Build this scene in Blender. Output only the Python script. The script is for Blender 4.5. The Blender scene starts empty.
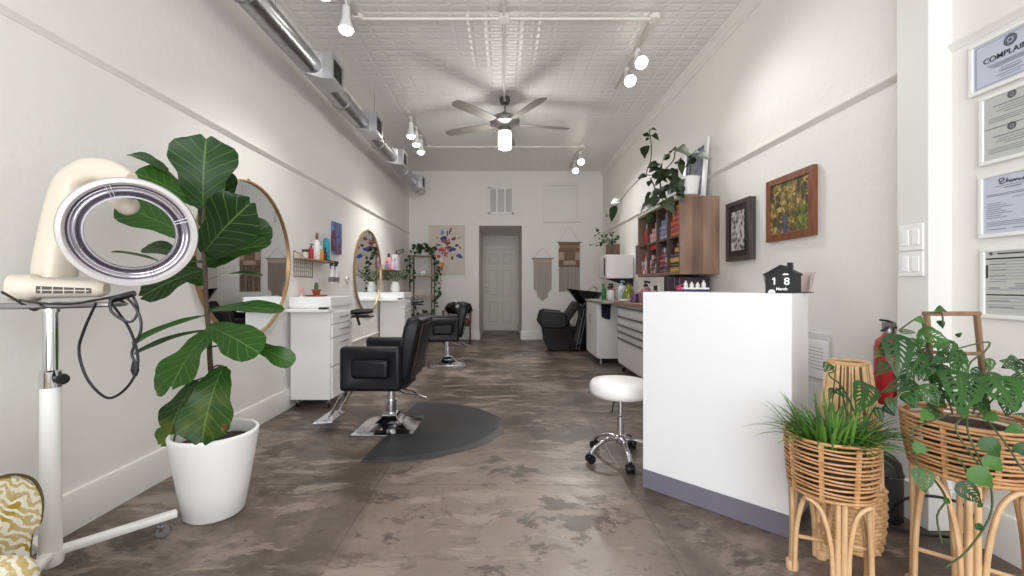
import bpy, bmesh, math, random
from mathutils import Vector as V, Matrix as M
random.seed(7)
S = bpy.context.scene
COL = S.collection
pi = math.pi
F, CX, CY, H = 425.0, 504.0, 286.0, 1.1          # focal length (px), vanishing point, camera height
XL, XR, YB, YF, ZC = -1.95, 2.03, 8.74, -1.7, 3.46

def at(px, py, Y):
    return V(((px - CX) * Y / F, Y, H - (py - CY) * Y / F))

# ------------------------------------------------------------------ materials
def srgb(c):
    return tuple(((x / 255) / 12.92 if x / 255 <= .04045 else ((x / 255 + .055) / 1.055) ** 2.4) for x in c)

class NT:
    def __init__(s, name):
        s.m = bpy.data.materials.new(name); s.m.use_nodes = True
        s.t = s.m.node_tree; s.b = s.t.nodes['Principled BSDF']
        s.out = s.t.nodes['Material Output']
    def n(s, typ, **kw):
        nd = s.t.nodes.new('ShaderNode' + typ)
        ins = kw.pop('ins', {})
        for k, v in kw.items(): setattr(nd, k, v)
        for k, v in ins.items():
            if isinstance(v, bpy.types.NodeSocket): s.t.links.new(v, nd.inputs[k])
            else: nd.inputs[k].default_value = v
        return nd
    def math(s, op, a, b=None, c=None, clamp=False):
        nd = s.t.nodes.new('ShaderNodeMath'); nd.operation = op; nd.use_clamp = clamp
        for i, v in enumerate((a, b, c)):
            if v is None: continue
            if isinstance(v, bpy.types.NodeSocket): s.t.links.new(v, nd.inputs[i])
            else: nd.inputs[i].default_value = v
        return nd.outputs[0]
    def mix(s, fac, a, b):
        nd = s.t.nodes.new('ShaderNodeMix'); nd.data_type = 'RGBA'
        for i, v in ((0, fac), (6, a), (7, b)):
            if isinstance(v, bpy.types.NodeSocket): s.t.links.new(v, nd.inputs[i])
            else: nd.inputs[i].default_value = (*v, 1) if isinstance(v, tuple) and len(v) == 3 else v
        return nd.outputs[2]
    def ramp(s, fac, stops, interp='LINEAR'):
        nd = s.t.nodes.new('ShaderNodeValToRGB'); cr = nd.color_ramp; cr.interpolation = interp
        while len(cr.elements) < len(stops): cr.elements.new(.5)
        for e, (p, c) in zip(cr.elements, stops):
            e.position = p; e.color = (*c, 1)
        s.t.links.new(fac, nd.inputs[0]); return nd.outputs[0]
    def link(s, o, inp): s.t.links.new(o, inp)
    def coord(s, kind='Object', scale=(1, 1, 1), rot=(0, 0, 0)):
        tc = s.n('TexCoord'); mp = s.n('Mapping'); s.link(tc.outputs[kind], mp.inputs[0])
        mp.inputs['Scale'].default_value = scale; mp.inputs['Rotation'].default_value = rot
        return mp.outputs[0]
    def sep(s, vec):
        nd = s.n('SeparateXYZ'); s.link(vec, nd.inputs[0]); return nd.outputs
    def noise(s, vec, scale, detail=3, rough=.5):
        nd = s.n('TexNoise'); s.link(vec, nd.inputs['Vector'])
        nd.inputs['Scale'].default_value = scale; nd.inputs['Detail'].default_value = detail; nd.inputs['Roughness'].default_value = rough
        return nd.outputs['Fac']
    def bump(s, h, strength=.3, dist=.01):
        nd = s.n('Bump'); nd.inputs['Strength'].default_value = strength; nd.inputs['Distance'].default_value = dist
        s.link(h, nd.inputs['Height']); s.link(nd.outputs[0], s.b.inputs['Normal'])
    def color(s, o): s.link(o, s.b.inputs['Base Color'])

MAT = {}
def mat(name, rgb, rough=.5, metal=0., bump=None, vary=None, emit=None, coat=0., trans=0., ior=None):
    """plain principled material; vary=(scale, rgb2); bump=(scale, strength, distance)"""
    if name in MAT: return MAT[name]
    t = NT(name); b = t.b
    b.inputs['Base Color'].default_value = (*srgb(rgb), 1)
    b.inputs['Roughness'].default_value = rough; b.inputs['Metallic'].default_value = metal
    if coat: b.inputs['Coat Weight'].default_value = coat
    if trans: b.inputs['Transmission Weight'].default_value = trans
    if ior: b.inputs['IOR'].default_value = ior
    if emit:
        b.inputs['Emission Color'].default_value = (*srgb(emit[0]), 1); b.inputs['Emission Strength'].default_value = emit[1]
    if vary or bump:
        co = t.coord()
        if vary:
            f = t.noise(co, vary[0], 4)
            t.color(t.ramp(f, [(.3, srgb(rgb)), (.7, srgb(vary[1]))]))
        if bump:
            t.bump(t.noise(co, bump[0], 3), bump[1], bump[2])
    MAT[name] = t.m
    return t.m

def mat_wall(name, rgb):
    t = NT(name); co = t.coord()
    big = t.noise(co, .9, 2); t.color(t.mix(big, srgb(rgb), srgb(tuple(c - 5 for c in rgb))))
    t.b.inputs['Roughness'].default_value = .62
    a = t.noise(co, 14, 5, .55); c = t.noise(co, 3, 2)
    t.bump(t.math('ADD', a, t.math('MULTIPLY', c, .8)), .22, .012)
    MAT[name] = t.m; return t.m

def mat_floor():
    t = NT('stained_concrete'); co = t.coord()
    x, y, z = t.sep(co)
    warp = t.n('TexNoise'); t.link(co, warp.inputs['Vector']); warp.inputs['Scale'].default_value = 1.6; warp.inputs['Detail'].default_value = 4
    add = t.n('VectorMath', operation='MULTIPLY_ADD'); t.link(warp.outputs['Color'], add.inputs[0]); add.inputs[1].default_value = (.35, .35, 0); t.link(co, add.inputs[2])
    w = add.outputs[0]
    def wmap(sx, sy, ox=0, oy=0):
        mp = t.n('Mapping'); t.link(w, mp.inputs[0]); mp.inputs['Scale'].default_value = (sx, sy, 1); mp.inputs['Location'].default_value = (ox, oy, 0); return mp.outputs[0]
    a = t.noise(wmap(1, 1.2), 1.0, 9, .68)
    base = t.ramp(a, [(.36, srgb((50, 41, 36))), (.46, srgb((78, 66, 59))), (.54, srgb((108, 94, 86))), (.62, srgb((150, 134, 124)))])
    # a paler oval in the middle of the near floor, ragged at its edge
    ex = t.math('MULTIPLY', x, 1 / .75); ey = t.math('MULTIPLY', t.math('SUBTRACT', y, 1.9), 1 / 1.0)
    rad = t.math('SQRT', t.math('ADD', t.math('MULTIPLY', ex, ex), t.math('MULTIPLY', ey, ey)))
    pale_mid = t.math('MULTIPLY', t.math('SUBTRACT', t.math('ADD', 1.05, t.math('MULTIPLY', t.noise(wmap(1, 1, 3), 3, 5, .6), .6)), rad), 1.6, clamp=True)
    c0 = t.mix(t.math('MULTIPLY', pale_mid, .68), base, srgb((152, 136, 125)))
    # crisp scraped patches, dark and light
    d = t.noise(wmap(1, 1.3, 5, 2), 2.1, 10, .72)
    dk = t.ramp(d, [(.555, (0, 0, 0)), (.575, (1, 1, 1))])
    c1 = t.mix(t.math('MULTIPLY', dk, .75), c0, srgb((62, 52, 46)))
    p = t.noise(wmap(.8, 2.6, 1, 7), 2.4, 9, .7)
    patch = t.ramp(p, [(.53, (0, 0, 0)), (.58, (1, 1, 1))])
    c1 = t.mix(t.math('MULTIPLY', patch, .62), c1, srgb((166, 150, 139)))
    d2 = t.noise(wmap(1, 1.6, 11, 3), 6.5, 9, .75); dk2 = t.ramp(d2, [(.55, (0, 0, 0)), (.59, (1, 1, 1))])
    c1 = t.mix(t.math('MULTIPLY', dk2, .5), c1, srgb((66, 55, 49)))
    # dark bands where the joints were filled
    def band(pos, wd):
        n1 = t.math('MULTIPLY', t.math('SUBTRACT', t.noise(wmap(4, 1.2, pos, 0), 2, 6, .6), .5), .3)
        return t.math('MULTIPLY', t.math('SUBTRACT', wd, t.math('ABSOLUTE', t.math('ADD', t.math('SUBTRACT', x, pos), n1))), 16, clamp=True)
    bd = t.math('MAXIMUM', band(-.80, .13), band(.76, .10))
    c2 = t.mix(t.math('MULTIPLY', bd, .6), c1, srgb((70, 58, 52)))
    st = t.noise(t.coord(scale=(2, 14, 1)), 3, 4, .6)
    c2 = t.mix(t.math('MULTIPLY', st, .22), c2, srgb((70, 58, 52)))
    fine = t.noise(co, 55, 5, .7)
    speck = t.ramp(t.noise(co, 26, 3, .6), [(.70, (0, 0, 0)), (.74, (1, 1, 1))])
    c3 = t.mix(t.math('MULTIPLY', fine, .3), c2, srgb((86, 74, 67)))
    c3 = t.mix(t.math('MULTIPLY', speck, .45), c3, srgb((186, 172, 160)))
    # saw-cut joints along the room and across it
    def groove(v, pos):
        return t.math('SUBTRACT', 1, t.math('MULTIPLY', t.math('ABSOLUTE', t.math('SUBTRACT', v, pos)), 110), clamp=True)
    g = t.math('MAXIMUM', groove(x, -.70), groove(x, .69))
    for yy in (2.35, 5.1, 7.9): g = t.math('MAXIMUM', g, groove(y, yy))
    c4 = t.mix(t.math('MULTIPLY', g, .4), c3, srgb((52, 44, 40)))
    t.color(c4)
    rr = t.ramp(d, [(.3, (.26,) * 3), (.7, (.48,) * 3)]); t.link(rr, t.b.inputs['Roughness'])
    t.b.inputs['Specular IOR Level'].default_value = .42
    t.bump(t.math('SUBTRACT', t.math('MULTIPLY', fine, .35), g), .12, .006)
    MAT['floor'] = t.m; return t.m

def mat_ceiling():
    t = NT('pressed_tin_ceiling'); co = t.coord(); x, y, z = t.sep(co)
    def cell(v, size):
        return t.math('ABSOLUTE', t.math('SUBTRACT', t.math('FRACT', t.math('DIVIDE', v, size)), .5))   # 0 mid .. .5 edge
    ex, ey = cell(x, .1525), cell(y, .1016)
    raised = t.math('MINIMUM', t.math('MULTIPLY', t.math('SUBTRACT', .45, ex), 7, clamp=True), t.math('MULTIPLY', t.math('SUBTRACT', .40, ey), 5, clamp=True))
    dish = t.math('MINIMUM', t.math('MULTIPLY', t.math('SUBTRACT', .22, ey), 7, clamp=True), t.math('MULTIPLY', t.math('SUBTRACT', .30, ex), 8, clamp=True))
    h = t.math('SUBTRACT', raised, t.math('MULTIPLY', dish, .45))
    h = t.math('SUBTRACT', h, t.math('MULTIPLY', t.math('GREATER_THAN', cell(y, .61), .485), .6))
    t.b.inputs['Base Color'].default_value = (*srgb((234, 233, 231)), 1)
    t.b.inputs['Roughness'].default_value = .36
    t.bump(h, .5, .010)
    MAT['ceiling'] = t.m; return t.m

def mat_wood(name, c1, c2, scale=(3, 3, 28), axis_bands=None, rough=.5):
    t = NT(name); co = t.coord(scale=scale)
    a = t.noise(co, 1.5, 6, .6)
    c = t.ramp(a, [(.3, srgb(c1)), (.72, srgb(c2))])
    if axis_bands:
        ax, size, amt = axis_bands
        v = t.sep(t.coord())[ax]
        pl = t.math('FLOOR', t.math('DIVIDE', v, size))
        wn = t.n('TexWhiteNoise', noise_dimensions='1D'); t.link(pl, wn.inputs['W'])
        hsv = t.n('HueSaturation'); t.link(c, hsv.inputs['Color'])
        t.link(t.math('ADD', t.math('MULTIPLY', wn.outputs['Value'], amt), 1 - amt / 2), hsv.inputs['Value'])
        c = hsv.outputs[0]
    t.color(c); t.b.inputs['Roughness'].default_value = rough
    t.bump(a, .15, .004)
    MAT[name] = t.m; return t.m

def mat_leaf(name, dark, light, vein, rough=.4, holes=False, veins=9, spots=None, vein_amt=.55, trans=.12):
    t = NT(name); tc = t.n('TexCoord'); u, v, _ = t.sep(tc.outputs['UV'])
    d = t.math('ABSOLUTE', t.math('SUBTRACT', u, .5))             # 0 midrib .. .5 edge
    mid = t.math('SUBTRACT', 1, t.math('MULTIPLY', d, 45), clamp=True)
    k = t.math('FRACT', t.math('SUBTRACT', t.math('MULTIPLY', v, veins), t.math('MULTIPLY', d, veins * .55)))
    side = t.math('SUBTRACT', 1, t.math('MULTIPLY', t.math('ABSOLUTE', t.math('SUBTRACT', k, .5)), 16), clamp=True)
    vm = t.math('MAXIMUM', mid, t.math('MULTIPLY', side, .7))
    geo = t.n('NewGeometry')
    co = t.coord(); nz = t.noise(co, 12, 3)
    f = t.math('ADD', t.math('MULTIPLY', geo.outputs['Random Per Island'], .7), t.math('MULTIPLY', nz, .3))
    c = t.ramp(f, [(.2, srgb(dark)), (.85, srgb(light))])
    if spots:
        sp = t.noise(co, 17, 2); m = t.ramp(sp, [(.66, (0, 0, 0)), (.72, (1, 1, 1))])
        zz = t.sep(co)[2]; low = t.math('SUBTRACT', 1, t.math('MULTIPLY', t.math('SUBTRACT', zz, spots[1]), 9), clamp=True)
        y1 = t.ramp(t.noise(co, 9, 3), [(.45, (0, 0, 0)), (.65, (1, 1, 1))])
        c = t.mix(t.math('MULTIPLY', t.math('MULTIPLY', y1, low), .35), c, srgb((130, 130, 44)))
        c = t.mix(t.math('MULTIPLY', m, low), c, srgb(spots[0]))
    c = t.mix(t.math('MULTIPLY', vm, vein_amt), c, srgb(vein))
    back = t.mix(geo.outputs['Backfacing'], c, t.mix(.35, c, srgb((88, 106, 78))))
    t.color(back); t.b.inputs['Roughness'].default_value = rough; t.b.inputs['Specular IOR Level'].default_value = .3
    t.bump(t.math('SUBTRACT', 1, vm), .25, .003)
    tr = t.n('BsdfTranslucent'); t.link(c, tr.inputs[0])
    mx = t.n('MixShader'); mx.inputs[0].default_value = trans
    t.link(t.b.outputs[0], mx.inputs[1]); t.link(tr.outputs[0], mx.inputs[2]); sh = mx.outputs[0]
    if holes:
        # real holes through the blade: an oval between every two side veins on both halves
        k2 = t.math('ABSOLUTE', t.math('SUBTRACT', t.math('FRACT', t.math('ADD', k, .0)), .0))
        kk = t.math('ABSOLUTE', t.math('SUBTRACT', t.math('FRACT', t.math('ADD', k, .5)), .5))   # 0 midway between veins
        e1 = t.math('POWER', t.math('DIVIDE', kk, .24), 2); e2 = t.math('POWER', t.math('DIVIDE', t.math('SUBTRACT', d, .2), .11), 2)
        hole = t.math('LESS_THAN', t.math('ADD', e1, e2), 1)
        hole = t.math('MULTIPLY', hole, t.math('MULTIPLY', t.math('GREATER_THAN', v, .14), t.math('LESS_THAN', v, .86)))
        tp = t.n('BsdfTransparent'); m2 = t.n('MixShader'); t.link(hole, m2.inputs[0]); t.link(sh, m2.inputs[1]); t.link(tp.outputs[0], m2.inputs[2]); sh = m2.outputs[0]
    t.link(sh, t.out.inputs[0])
    MAT[name] = t.m; return t.m

WALL = mat_wall('painted_plaster', (233, 231, 227))
FLOOR = mat_floor(); CEIL = mat_ceiling()
TRIM = mat('white_trim', (224, 223, 219), .4, bump=(20, .1, .004))
WHITE = mat('white_laminate', (242, 242, 241), .32)
WHITE2 = mat('white_painted_metal', (235, 235, 232), .3)
CHROME = mat('chrome', (222, 222, 226), .12, 1.)
STEEL = mat('brushed_steel', (170, 170, 172), .34, 1.)
GALV = None
BLACKV = mat('black_vinyl', (15, 15, 20), .42, bump=(220, .12, .002)); BLACKV.node_tree.nodes['Principled BSDF'].inputs['Specular IOR Level'].default_value = .32
BLACKP = mat('black_plastic', (13, 13, 15), .4)
BLACKG = mat('glossy_black_plastic', (10, 10, 14), .1, coat=.5)
RUBBER = mat('black_rubber', (24, 24, 25), .6)
CREAM = mat('cream_plastic', (208, 198, 181), .4)
RATTAN = mat('rattan', (172, 124, 80), .5, vary=(26, (202, 156, 110)), bump=(90, .2, .003))
RATTAN2 = mat('rattan_weave', (192, 146, 94), .55, vary=(30, (222, 184, 136)), bump=(90, .3, .003))
SOIL = mat('potting_soil', (44, 34, 28), .95, bump=(60, .8, .01))
GOLD = mat('brass_frame', (168, 136, 98), .35, .6)
MIRROR = mat('mirror_glass', (236, 238, 238), .015, 1.)
def glass_mat():
    t = NT('clear_window_glass')
    gl = t.n('BsdfGlossy'); gl.inputs['Roughness'].default_value = .02
    tr = t.n('BsdfTransparent'); mx = t.n('MixShader'); mx.inputs[0].default_value = .07
    t.link(tr.outputs[0], mx.inputs[1]); t.link(gl.outputs[0], mx.inputs[2]); t.link(mx.outputs[0], t.out.inputs[0])
    MAT['glass'] = t.m; return t.m
GLASS = glass_mat()
def galv():
    t = NT('galvanised_sheet'); co = t.coord()
    vr = t.n('TexVoronoi'); t.link(co, vr.inputs['Vector']); vr.inputs['Scale'].default_value = 45
    g = t.sep(vr.outputs['Color'])[0]
    t.color(t.ramp(g, [(0, srgb((164, 165, 168))), (1, srgb((182, 183, 186)))]))
    t.b.inputs['Metallic'].default_value = 1; t.b.inputs['Roughness'].default_value = .3
    MAT['galv'] = t.m; return t.m
GALV = galv()

# ------------------------------------------------------------------ mesh builder
def frame(axis, ref=V((0, 0, 1))):
    z = axis.normalized()
    if abs(z.dot(ref)) > .98: ref = V((1, 0, 0)) if abs(z.x) < .9 else V((0, 1, 0))
    x = ref.cross(z).normalized(); y = z.cross(x)
    return x, y, z

class MB:
    def __init__(s):
        s.bm = bmesh.new(); s.uv = s.bm.loops.layers.uv.new('UVMap'); s.mi = 0
    def face(s, vs, uvs=None):
        try: f = s.bm.faces.new(vs)
        except ValueError: return None
        f.material_index = s.mi
        if uvs:
            for l, q in zip(f.loops, uvs): l[s.uv].uv = q
        return f
    def v(s, p): return s.bm.verts.new(p)
    def box(s, x0, x1, y0, y1, z0, z1, mtx=None):
        p = [V((x, y, z)) for z in (z0, z1) for y in (y0, y1) for x in (x0, x1)]
        if mtx: p = [mtx @ q for q in p]
        v = [s.v(q) for q in p]
        for f in ((0, 2, 3, 1), (4, 5, 7, 6), (0, 1, 5, 4), (2, 6, 7, 3), (0, 4, 6, 2), (1, 3, 7, 5)):
            s.face([v[i] for i in f])
        return s
    def loft(s, rings, cap0=True, cap1=True, closed=True):
        R = [[s.v(p) for p in r] for r in rings]; n = len(R[0])
        for a, b in zip(R, R[1:]):
            for i in range(n if closed else n - 1):
                j = (i + 1) % n
                s.face([a[i], a[j], b[j], b[i]])
        if cap0: s.face(list(reversed(R[0])))
        if cap1: s.face(R[-1])
        return s
    def cyl(s, p0, p1, r0, r1=None, n=14, caps=True):
        p0, p1 = V(p0), V(p1); r1 = r0 if r1 is None else r1
        x, y, z = frame(p1 - p0)
        ring = lambda p, r: [p + (x * math.cos(2 * pi * i / n) + y * math.sin(2 * pi * i / n)) * r for i in range(n)]
        return s.loft([ring(p0, r0), ring(p1, r1)], caps, caps)
    def lathe(s, prof, c=(0, 0, 0), axis=(0, 0, 1), n=28, cap0=True, cap1=True, sx=1., sy=1.):
        c = V(c); x, y, z = frame(V(axis), V((0, 1, 0)) if abs(V(axis).normalized().z) > .9 else V((0, 0, 1)))
        return s.loft([[c + z * h + (x * math.cos(2 * pi * i / n) * sx + y * math.sin(2 * pi * i / n) * sy) * r for i in range(n)] for r, h in prof], cap0, cap1)
    def sweep(s, pts, r, r2=None, n=8, ref=(0, 0, 1), closed=False, sq=2., caps=True):
        """tube along pts; r / r2 may be lists (half width across ref, half height along ref); sq>2 squares the section"""
        pts = [V(p) for p in pts]; m = len(pts)
        ra = r if isinstance(r, (list, tuple)) else [r] * m
        rb = ra if r2 is None else (r2 if isinstance(r2, (list, tuple)) else [r2] * m)
        rings = []; px = None
        for i, p in enumerate(pts):
            if closed: d = pts[(i + 1) % m] - pts[i - 1]
            else: d = pts[min(i + 1, m - 1)] - pts[max(i - 1, 0)]
            if px is None: x, y, z = frame(d, V(ref))
            else:
                z = d.normalized(); x = (px - z * px.dot(z)).normalized(); y = z.cross(x)
            px = x
            rg = []
            for k in range(n):
                a = 2 * pi * (k + .5) / n; ca, sa = math.cos(a), math.sin(a)
                ca = math.copysign(abs(ca) ** (2 / sq), ca); sa = math.copysign(abs(sa) ** (2 / sq), sa)
                rg.append(p + x * ca * ra[i] + y * sa * rb[i])
            rings.append(rg)
        if closed: rings.append(rings[0]); return s.loft_closed(rings)
        return s.loft(rings, caps, caps)
    def loft_closed(s, rings):
        R = [[s.v(p) for p in r] for r in rings[:-1]]; n = len(R[0]); m = len(R)
        for i in range(m):
            a, b = R[i], R[(i + 1) % m]
            for k in range(n): s.face([a[k], a[(k + 1) % n], b[(k + 1) % n], b[k]])
        return s
    def torus(s, c, axis, R, r, nu=40, nv=8, ry=None, r2=None):
        c = V(c); x, y, z = frame(V(axis)); ry = ry or R; r2 = r2 or r
        rings = []
        for i in range(nu + 1):
            a = 2 * pi * i / nu; o = x * math.cos(a); q = y * math.sin(a)
            p = c + o * R + q * ry; d = (o + q)
            rings.append([p + d * math.cos(2 * pi * k / nv) * r + z * math.sin(2 * pi * k / nv) * r2 for k in range(nv)])
        return s.loft_closed(rings)
    def ball(s, c, r, n=14, m=8, mtx=None):
        c = V(c); r = V(r) if isinstance(r, (tuple, list)) else V((r, r, r))
        rings = []
        for j in range(m + 1):
            th = pi * (j + .02 if j == 0 else j - .02 if j == m else j) / m
            rings.append([c + V((r.x * math.sin(th) * math.cos(2 * pi * i / n), r.y * math.sin(th) * math.sin(2 * pi * i / n), -r.z * math.cos(th))) for i in range(n)])
        return s.loft(rings)
    def prism(s, poly, o, ux, uy, th):
        """polygon in the plane (o, ux, uy), thickened along ux x uy by th"""
        o, ux, uy = V(o), V(ux), V(uy); nz = ux.cross(uy).normalized() * th
        a = [o + ux * p[0] + uy * p[1] for p in poly]
        return s.loft([a, [p + nz for p in a]])
    def leaf(s, base, tip, nrm, width, shape='ovate', droop=.1, fold=.12, wav=0., nt=9, nu=3):
        base, tip, nrm = V(base), V(tip), V(nrm)
        a = tip - base; L = a.length
        if L < 1e-5: return s
        x = a / L; n = nrm - x * nrm.dot(x)
        if n.length < 1e-3: n = frame(x)[0]
        n.normalize(); w = n.cross(x)
        P = SHAPES[shape]; rows = []
        ph = random.random() * 6
        for i in range(nt + 1):
            t = i / nt; wd = interp(P, t) * width / 2; row = []
            for j in range(-nu, nu + 1):
                q = j / nu
                lob = .055 * L * (math.sin(pi * abs(q) ** .9) ** 1.5 if width > .5 * L else .0) * max(0, (t - .5) / .5) ** 1.5 if shape == 'fiddle' else 0
                p = base + x * (L * t + lob) + w * (q * wd) + n * (droop * L * math.sin(pi * t) + fold * abs(q) ** 1.4 * wd + wav * wd * abs(q) * math.sin(9 * t + ph + (2 if q > 0 else 0)))
                row.append((s.v(p), (.5 + q / 2, t)))
            rows.append(row)
        for r0, r1 in zip(rows, rows[1:]):
            for k in range(2 * nu):
                qs = (r0[k], r1[k], r1[k + 1], r0[k + 1])
                s.face([q[0] for q in qs], [q[1] for q in qs])
        return s
    def build(s, name, mats, parent=None, smooth=40, bevel=0., seg=2, sub=0, at=None, weld=False):
        bm = s.bm
        if weld: bmesh.ops.remove_doubles(bm, verts=bm.verts, dist=1e-5)
        if not any(len(f.loops) and f.loops[0][s.uv].uv.length for f in bm.faces):
            bmesh.ops.recalc_face_normals(bm, faces=bm.faces)
        if parent is not None:
            r = parent
            while r.parent: r = r.parent
            off = V(r.location)
        elif at is not None: off = V(at)
        else:
            xs = [v.co for v in bm.verts]
            lo = V((min(p.x for p in xs), min(p.y for p in xs), min(p.z for p in xs))); hi = V((max(p.x for p in xs), max(p.y for p in xs), max(p.z for p in xs)))
            off = V(((lo.x + hi.x) / 2, (lo.y + hi.y) / 2, lo.z))
        for v in bm.verts: v.co -= off
        me = bpy.data.meshes.new(name); bm.to_mesh(me); bm.free()
        for m_ in (mats if isinstance(mats, (list, tuple)) else [mats]): me.materials.append(m_)
        if smooth:
            for p in me.polygons: p.use_smooth = True
            me.set_sharp_from_angle(angle=math.radians(smooth))
        o = bpy.data.objects.new(name, me); COL.objects.link(o)
        if parent is not None: o.parent = parent
        else: o.location = off
        if bevel:
            b = o.modifiers.new('bevel', 'BEVEL'); b.width = bevel; b.segments = seg; b.limit_method = 'ANGLE'; b.angle_limit = math.radians(40); b.harden_normals = False
        if sub:
            b = o.modifiers.new('subsurf', 'SUBSURF'); b.levels = sub; b.render_levels = sub
        return o

def interp(P, t):
    for (t0, w0), (t1, w1) in zip(P, P[1:]):
        if t <= t1:
            k = (t - t0) / (t1 - t0); k = k * k * (3 - 2 * k)
            return w0 + (w1 - w0) * k
    return P[-1][1]
SHAPES = {
    'fiddle': [(0, .12), (.08, .42), (.3, .62), (.42, .66), (.7, 1.), (.84, .97), (.92, .84), (.97, .62), (1, .34)],
    'ovate': [(0, .08), (.15, .62), (.42, 1.), (.7, .78), (.9, .32), (1, .02)],
    'heart': [(0, .3), (.08, .8), (.28, 1.), (.6, .74), (.85, .3), (1, .02)],
    'lance': [(0, .15), (.3, .9), (.5, 1.), (.8, .5), (1, .03)],
    'blade': [(0, .6), (.2, 1.), (.6, .7), (1, .03)],
}

def tag(o, label=None, cat=None, group=None, kind=None):
    if label: o['label'] = label
    if cat: o['category'] = cat
    if group: o['group'] = group
    if kind: o['kind'] = kind
    return o
def thing(name, label, cat, loc=(0, 0, 0), group=None):
    o = bpy.data.objects.new(name, None); COL.objects.link(o); o.location = loc; o.empty_display_size = .1
    return tag(o, label, cat, group)
def struct(o): o['kind'] = 'structure'; return o
def children(o): return [c for c in list(bpy.data.objects) if c.parent == o]
KIDS = {}
def copy_tree(o, parent=None):
    c = o.copy(); COL.objects.link(c)
    if parent is not None: c.parent = parent
    for ch in children(o): copy_tree(ch, c)
    return c
def B(*a): return MB().box(*a)
def text_mesh(name, txt, size, mtx, m, parent, extrude=.0008, align='CENTER', bold=0., shear=0., xs=1.):
    cu = bpy.data.curves.new(name, 'FONT'); cu.body = txt; cu.size = size; cu.extrude = extrude; cu.align_x = align; cu.offset = bold; cu.shear = shear
    tmp = bpy.data.objects.new('tmp_text', cu); COL.objects.link(tmp)
    dg = bpy.context.evaluated_depsgraph_get(); me = bpy.data.meshes.new_from_object(tmp.evaluated_get(dg))
    bpy.data.objects.remove(tmp); bpy.data.curves.remove(cu)
    r = parent
    while r.parent: r = r.parent
    me.transform(M.Translation(-V(r.location)) @ mtx @ M.Diagonal((xs, 1, 1, 1)))
    me.name = name; me.materials.clear(); me.materials.append(m)
    o = bpy.data.objects.new(name, me); COL.objects.link(o); o.parent = parent
    return o
def basis(o, x, y):
    x, y = V(x).normalized(), V(y).normalized(); z = x.cross(y)
    return M(((x.x, y.x, z.x, o[0]), (x.y, y.y, z.y, o[1]), (x.z, y.z, z.z, o[2]), (0, 0, 0, 1)))
# ================================================================== the setting
DX0, DX1, DZ, DYB = -.514, .366, 2.34, 10.5          # passage to the back door
struct(B(XL - .15, XR + .15, YF - .15, YB, -.1, 0).box(DX0 - .1, DX1 + .1, YB, DYB + .15, -.1, 0).build('floor', FLOOR, at=(0, 0, 0), smooth=0))
struct(B(XL - .15, XR + .15, YF - .15, YB + .15, ZC, ZC + .1).build('ceiling', CEIL, at=(0, 0, ZC), smooth=0))
struct(B(XL - .15, XL, YF - .15, YB + .15, 0, ZC).build('wall_left', WALL, smooth=0))
struct(B(XR, XR + .15, YF - .15, YB + .15, 0, ZC).build('wall_right', WALL, smooth=0))
struct(B(XL, DX0, YB, YB + .15, 0, ZC).box(DX1, XR, YB, YB + .15, 0, ZC).box(DX0, DX1, YB, YB + .15, DZ, ZC).build('wall_back', WALL, smooth=0))
struct(B(DX0 - .1, DX0, YB + .15, DYB, 0, DZ + .1).box(DX1, DX1 + .1, YB + .15, DYB, 0, DZ + .1)
       .box(DX0 - .1, DX1 + .1, DYB, DYB + .15, 0, DZ + .1).build('wall_passage', WALL, smooth=0))
struct(B(DX0, DX1, YB + .15, DYB, DZ, DZ + .1).build('ceiling_passage', WALL, smooth=0))
# street front behind the camera: a big shop window over a low sill
WX0, WX1, WZ0, WZ1 = -1.7, 1.75, .35, 3.15
struct(B(XL, WX0, YF - .15, YF, 0, ZC).box(WX1, XR, YF - .15, YF, 0, ZC).box(WX0, WX1, YF - .15, YF, 0, WZ0).box(WX0, WX1, YF - .15, YF, WZ1, ZC).build('wall_front', WALL, smooth=0))
w = MB()
for x in (WX0 + .03, WX0 + 1.15, WX1 - 1.15, WX1 - .03): w.box(x - .03, x + .03, YF - .1, YF - .02, WZ0, WZ1)
for z in (WZ0 + .03, 2.45, WZ1 - .03): w.box(WX0, WX1, YF - .1, YF - .02, z - .03, z + .03)
wf = struct(w.build('window_1', TRIM, smooth=0))
struct(B(WX0, WX1, YF - .065, YF - .055, WZ0, WZ1).build('window_pane', GLASS, wf, smooth=0))

def ledge(name, pts, prof, m):
    """moulding with a profile of (out, z) swept between two points on a wall; out = into the room"""
    (p0, p1, out) = pts
    p0, p1, out = V(p0), V(p1), V(out)
    return struct(MB().loft([[p + out * q[0] + V((0, 0, q[1])) for q in prof] for p in (p0, p1)]).build(name, m, smooth=30))
RAIL = [(-.01, -.028), (.004, -.028), (.010, -.016), (.022, -.004), (.024, .004), (-.01, .016)]
BASE = [(-.01, 0), (.022, 0), (.022, .15), (.014, .175), (-.01, .178)]
CORN = [(-.01, -.12), (.010, -.12), (.012, -.075), (.02, -.07), (.032, -.035), (.055, -.015), (.06, 0), (-.01, 0)]
ZR = 2.185
ledge('trim_1', ((XL, YF, ZR), (XL, YB, ZR), (1, 0, 0)), RAIL, WALL)
ledge('trim_2', ((XR, 2.083, ZR), (XR, YB, ZR), (-1, 0, 0)), RAIL, WALL)
ledge('trim_3', ((XR, YF, ZR), (XR, 1.926, ZR), (-1, 0, 0)), RAIL, WALL)
ledge('trim_4', ((XR, YF, ZC), (XR, YB, ZC), (-1, 0, 0)), CORN, WALL)
ledge('trim_5', ((XL, YF, ZC), (XL, YB, ZC), (1, 0, 0)), CORN, WALL)
ledge('baseboard_left', ((XL, YF, 0), (XL, YB, 0), (1, 0, 0)), BASE, TRIM)
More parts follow.
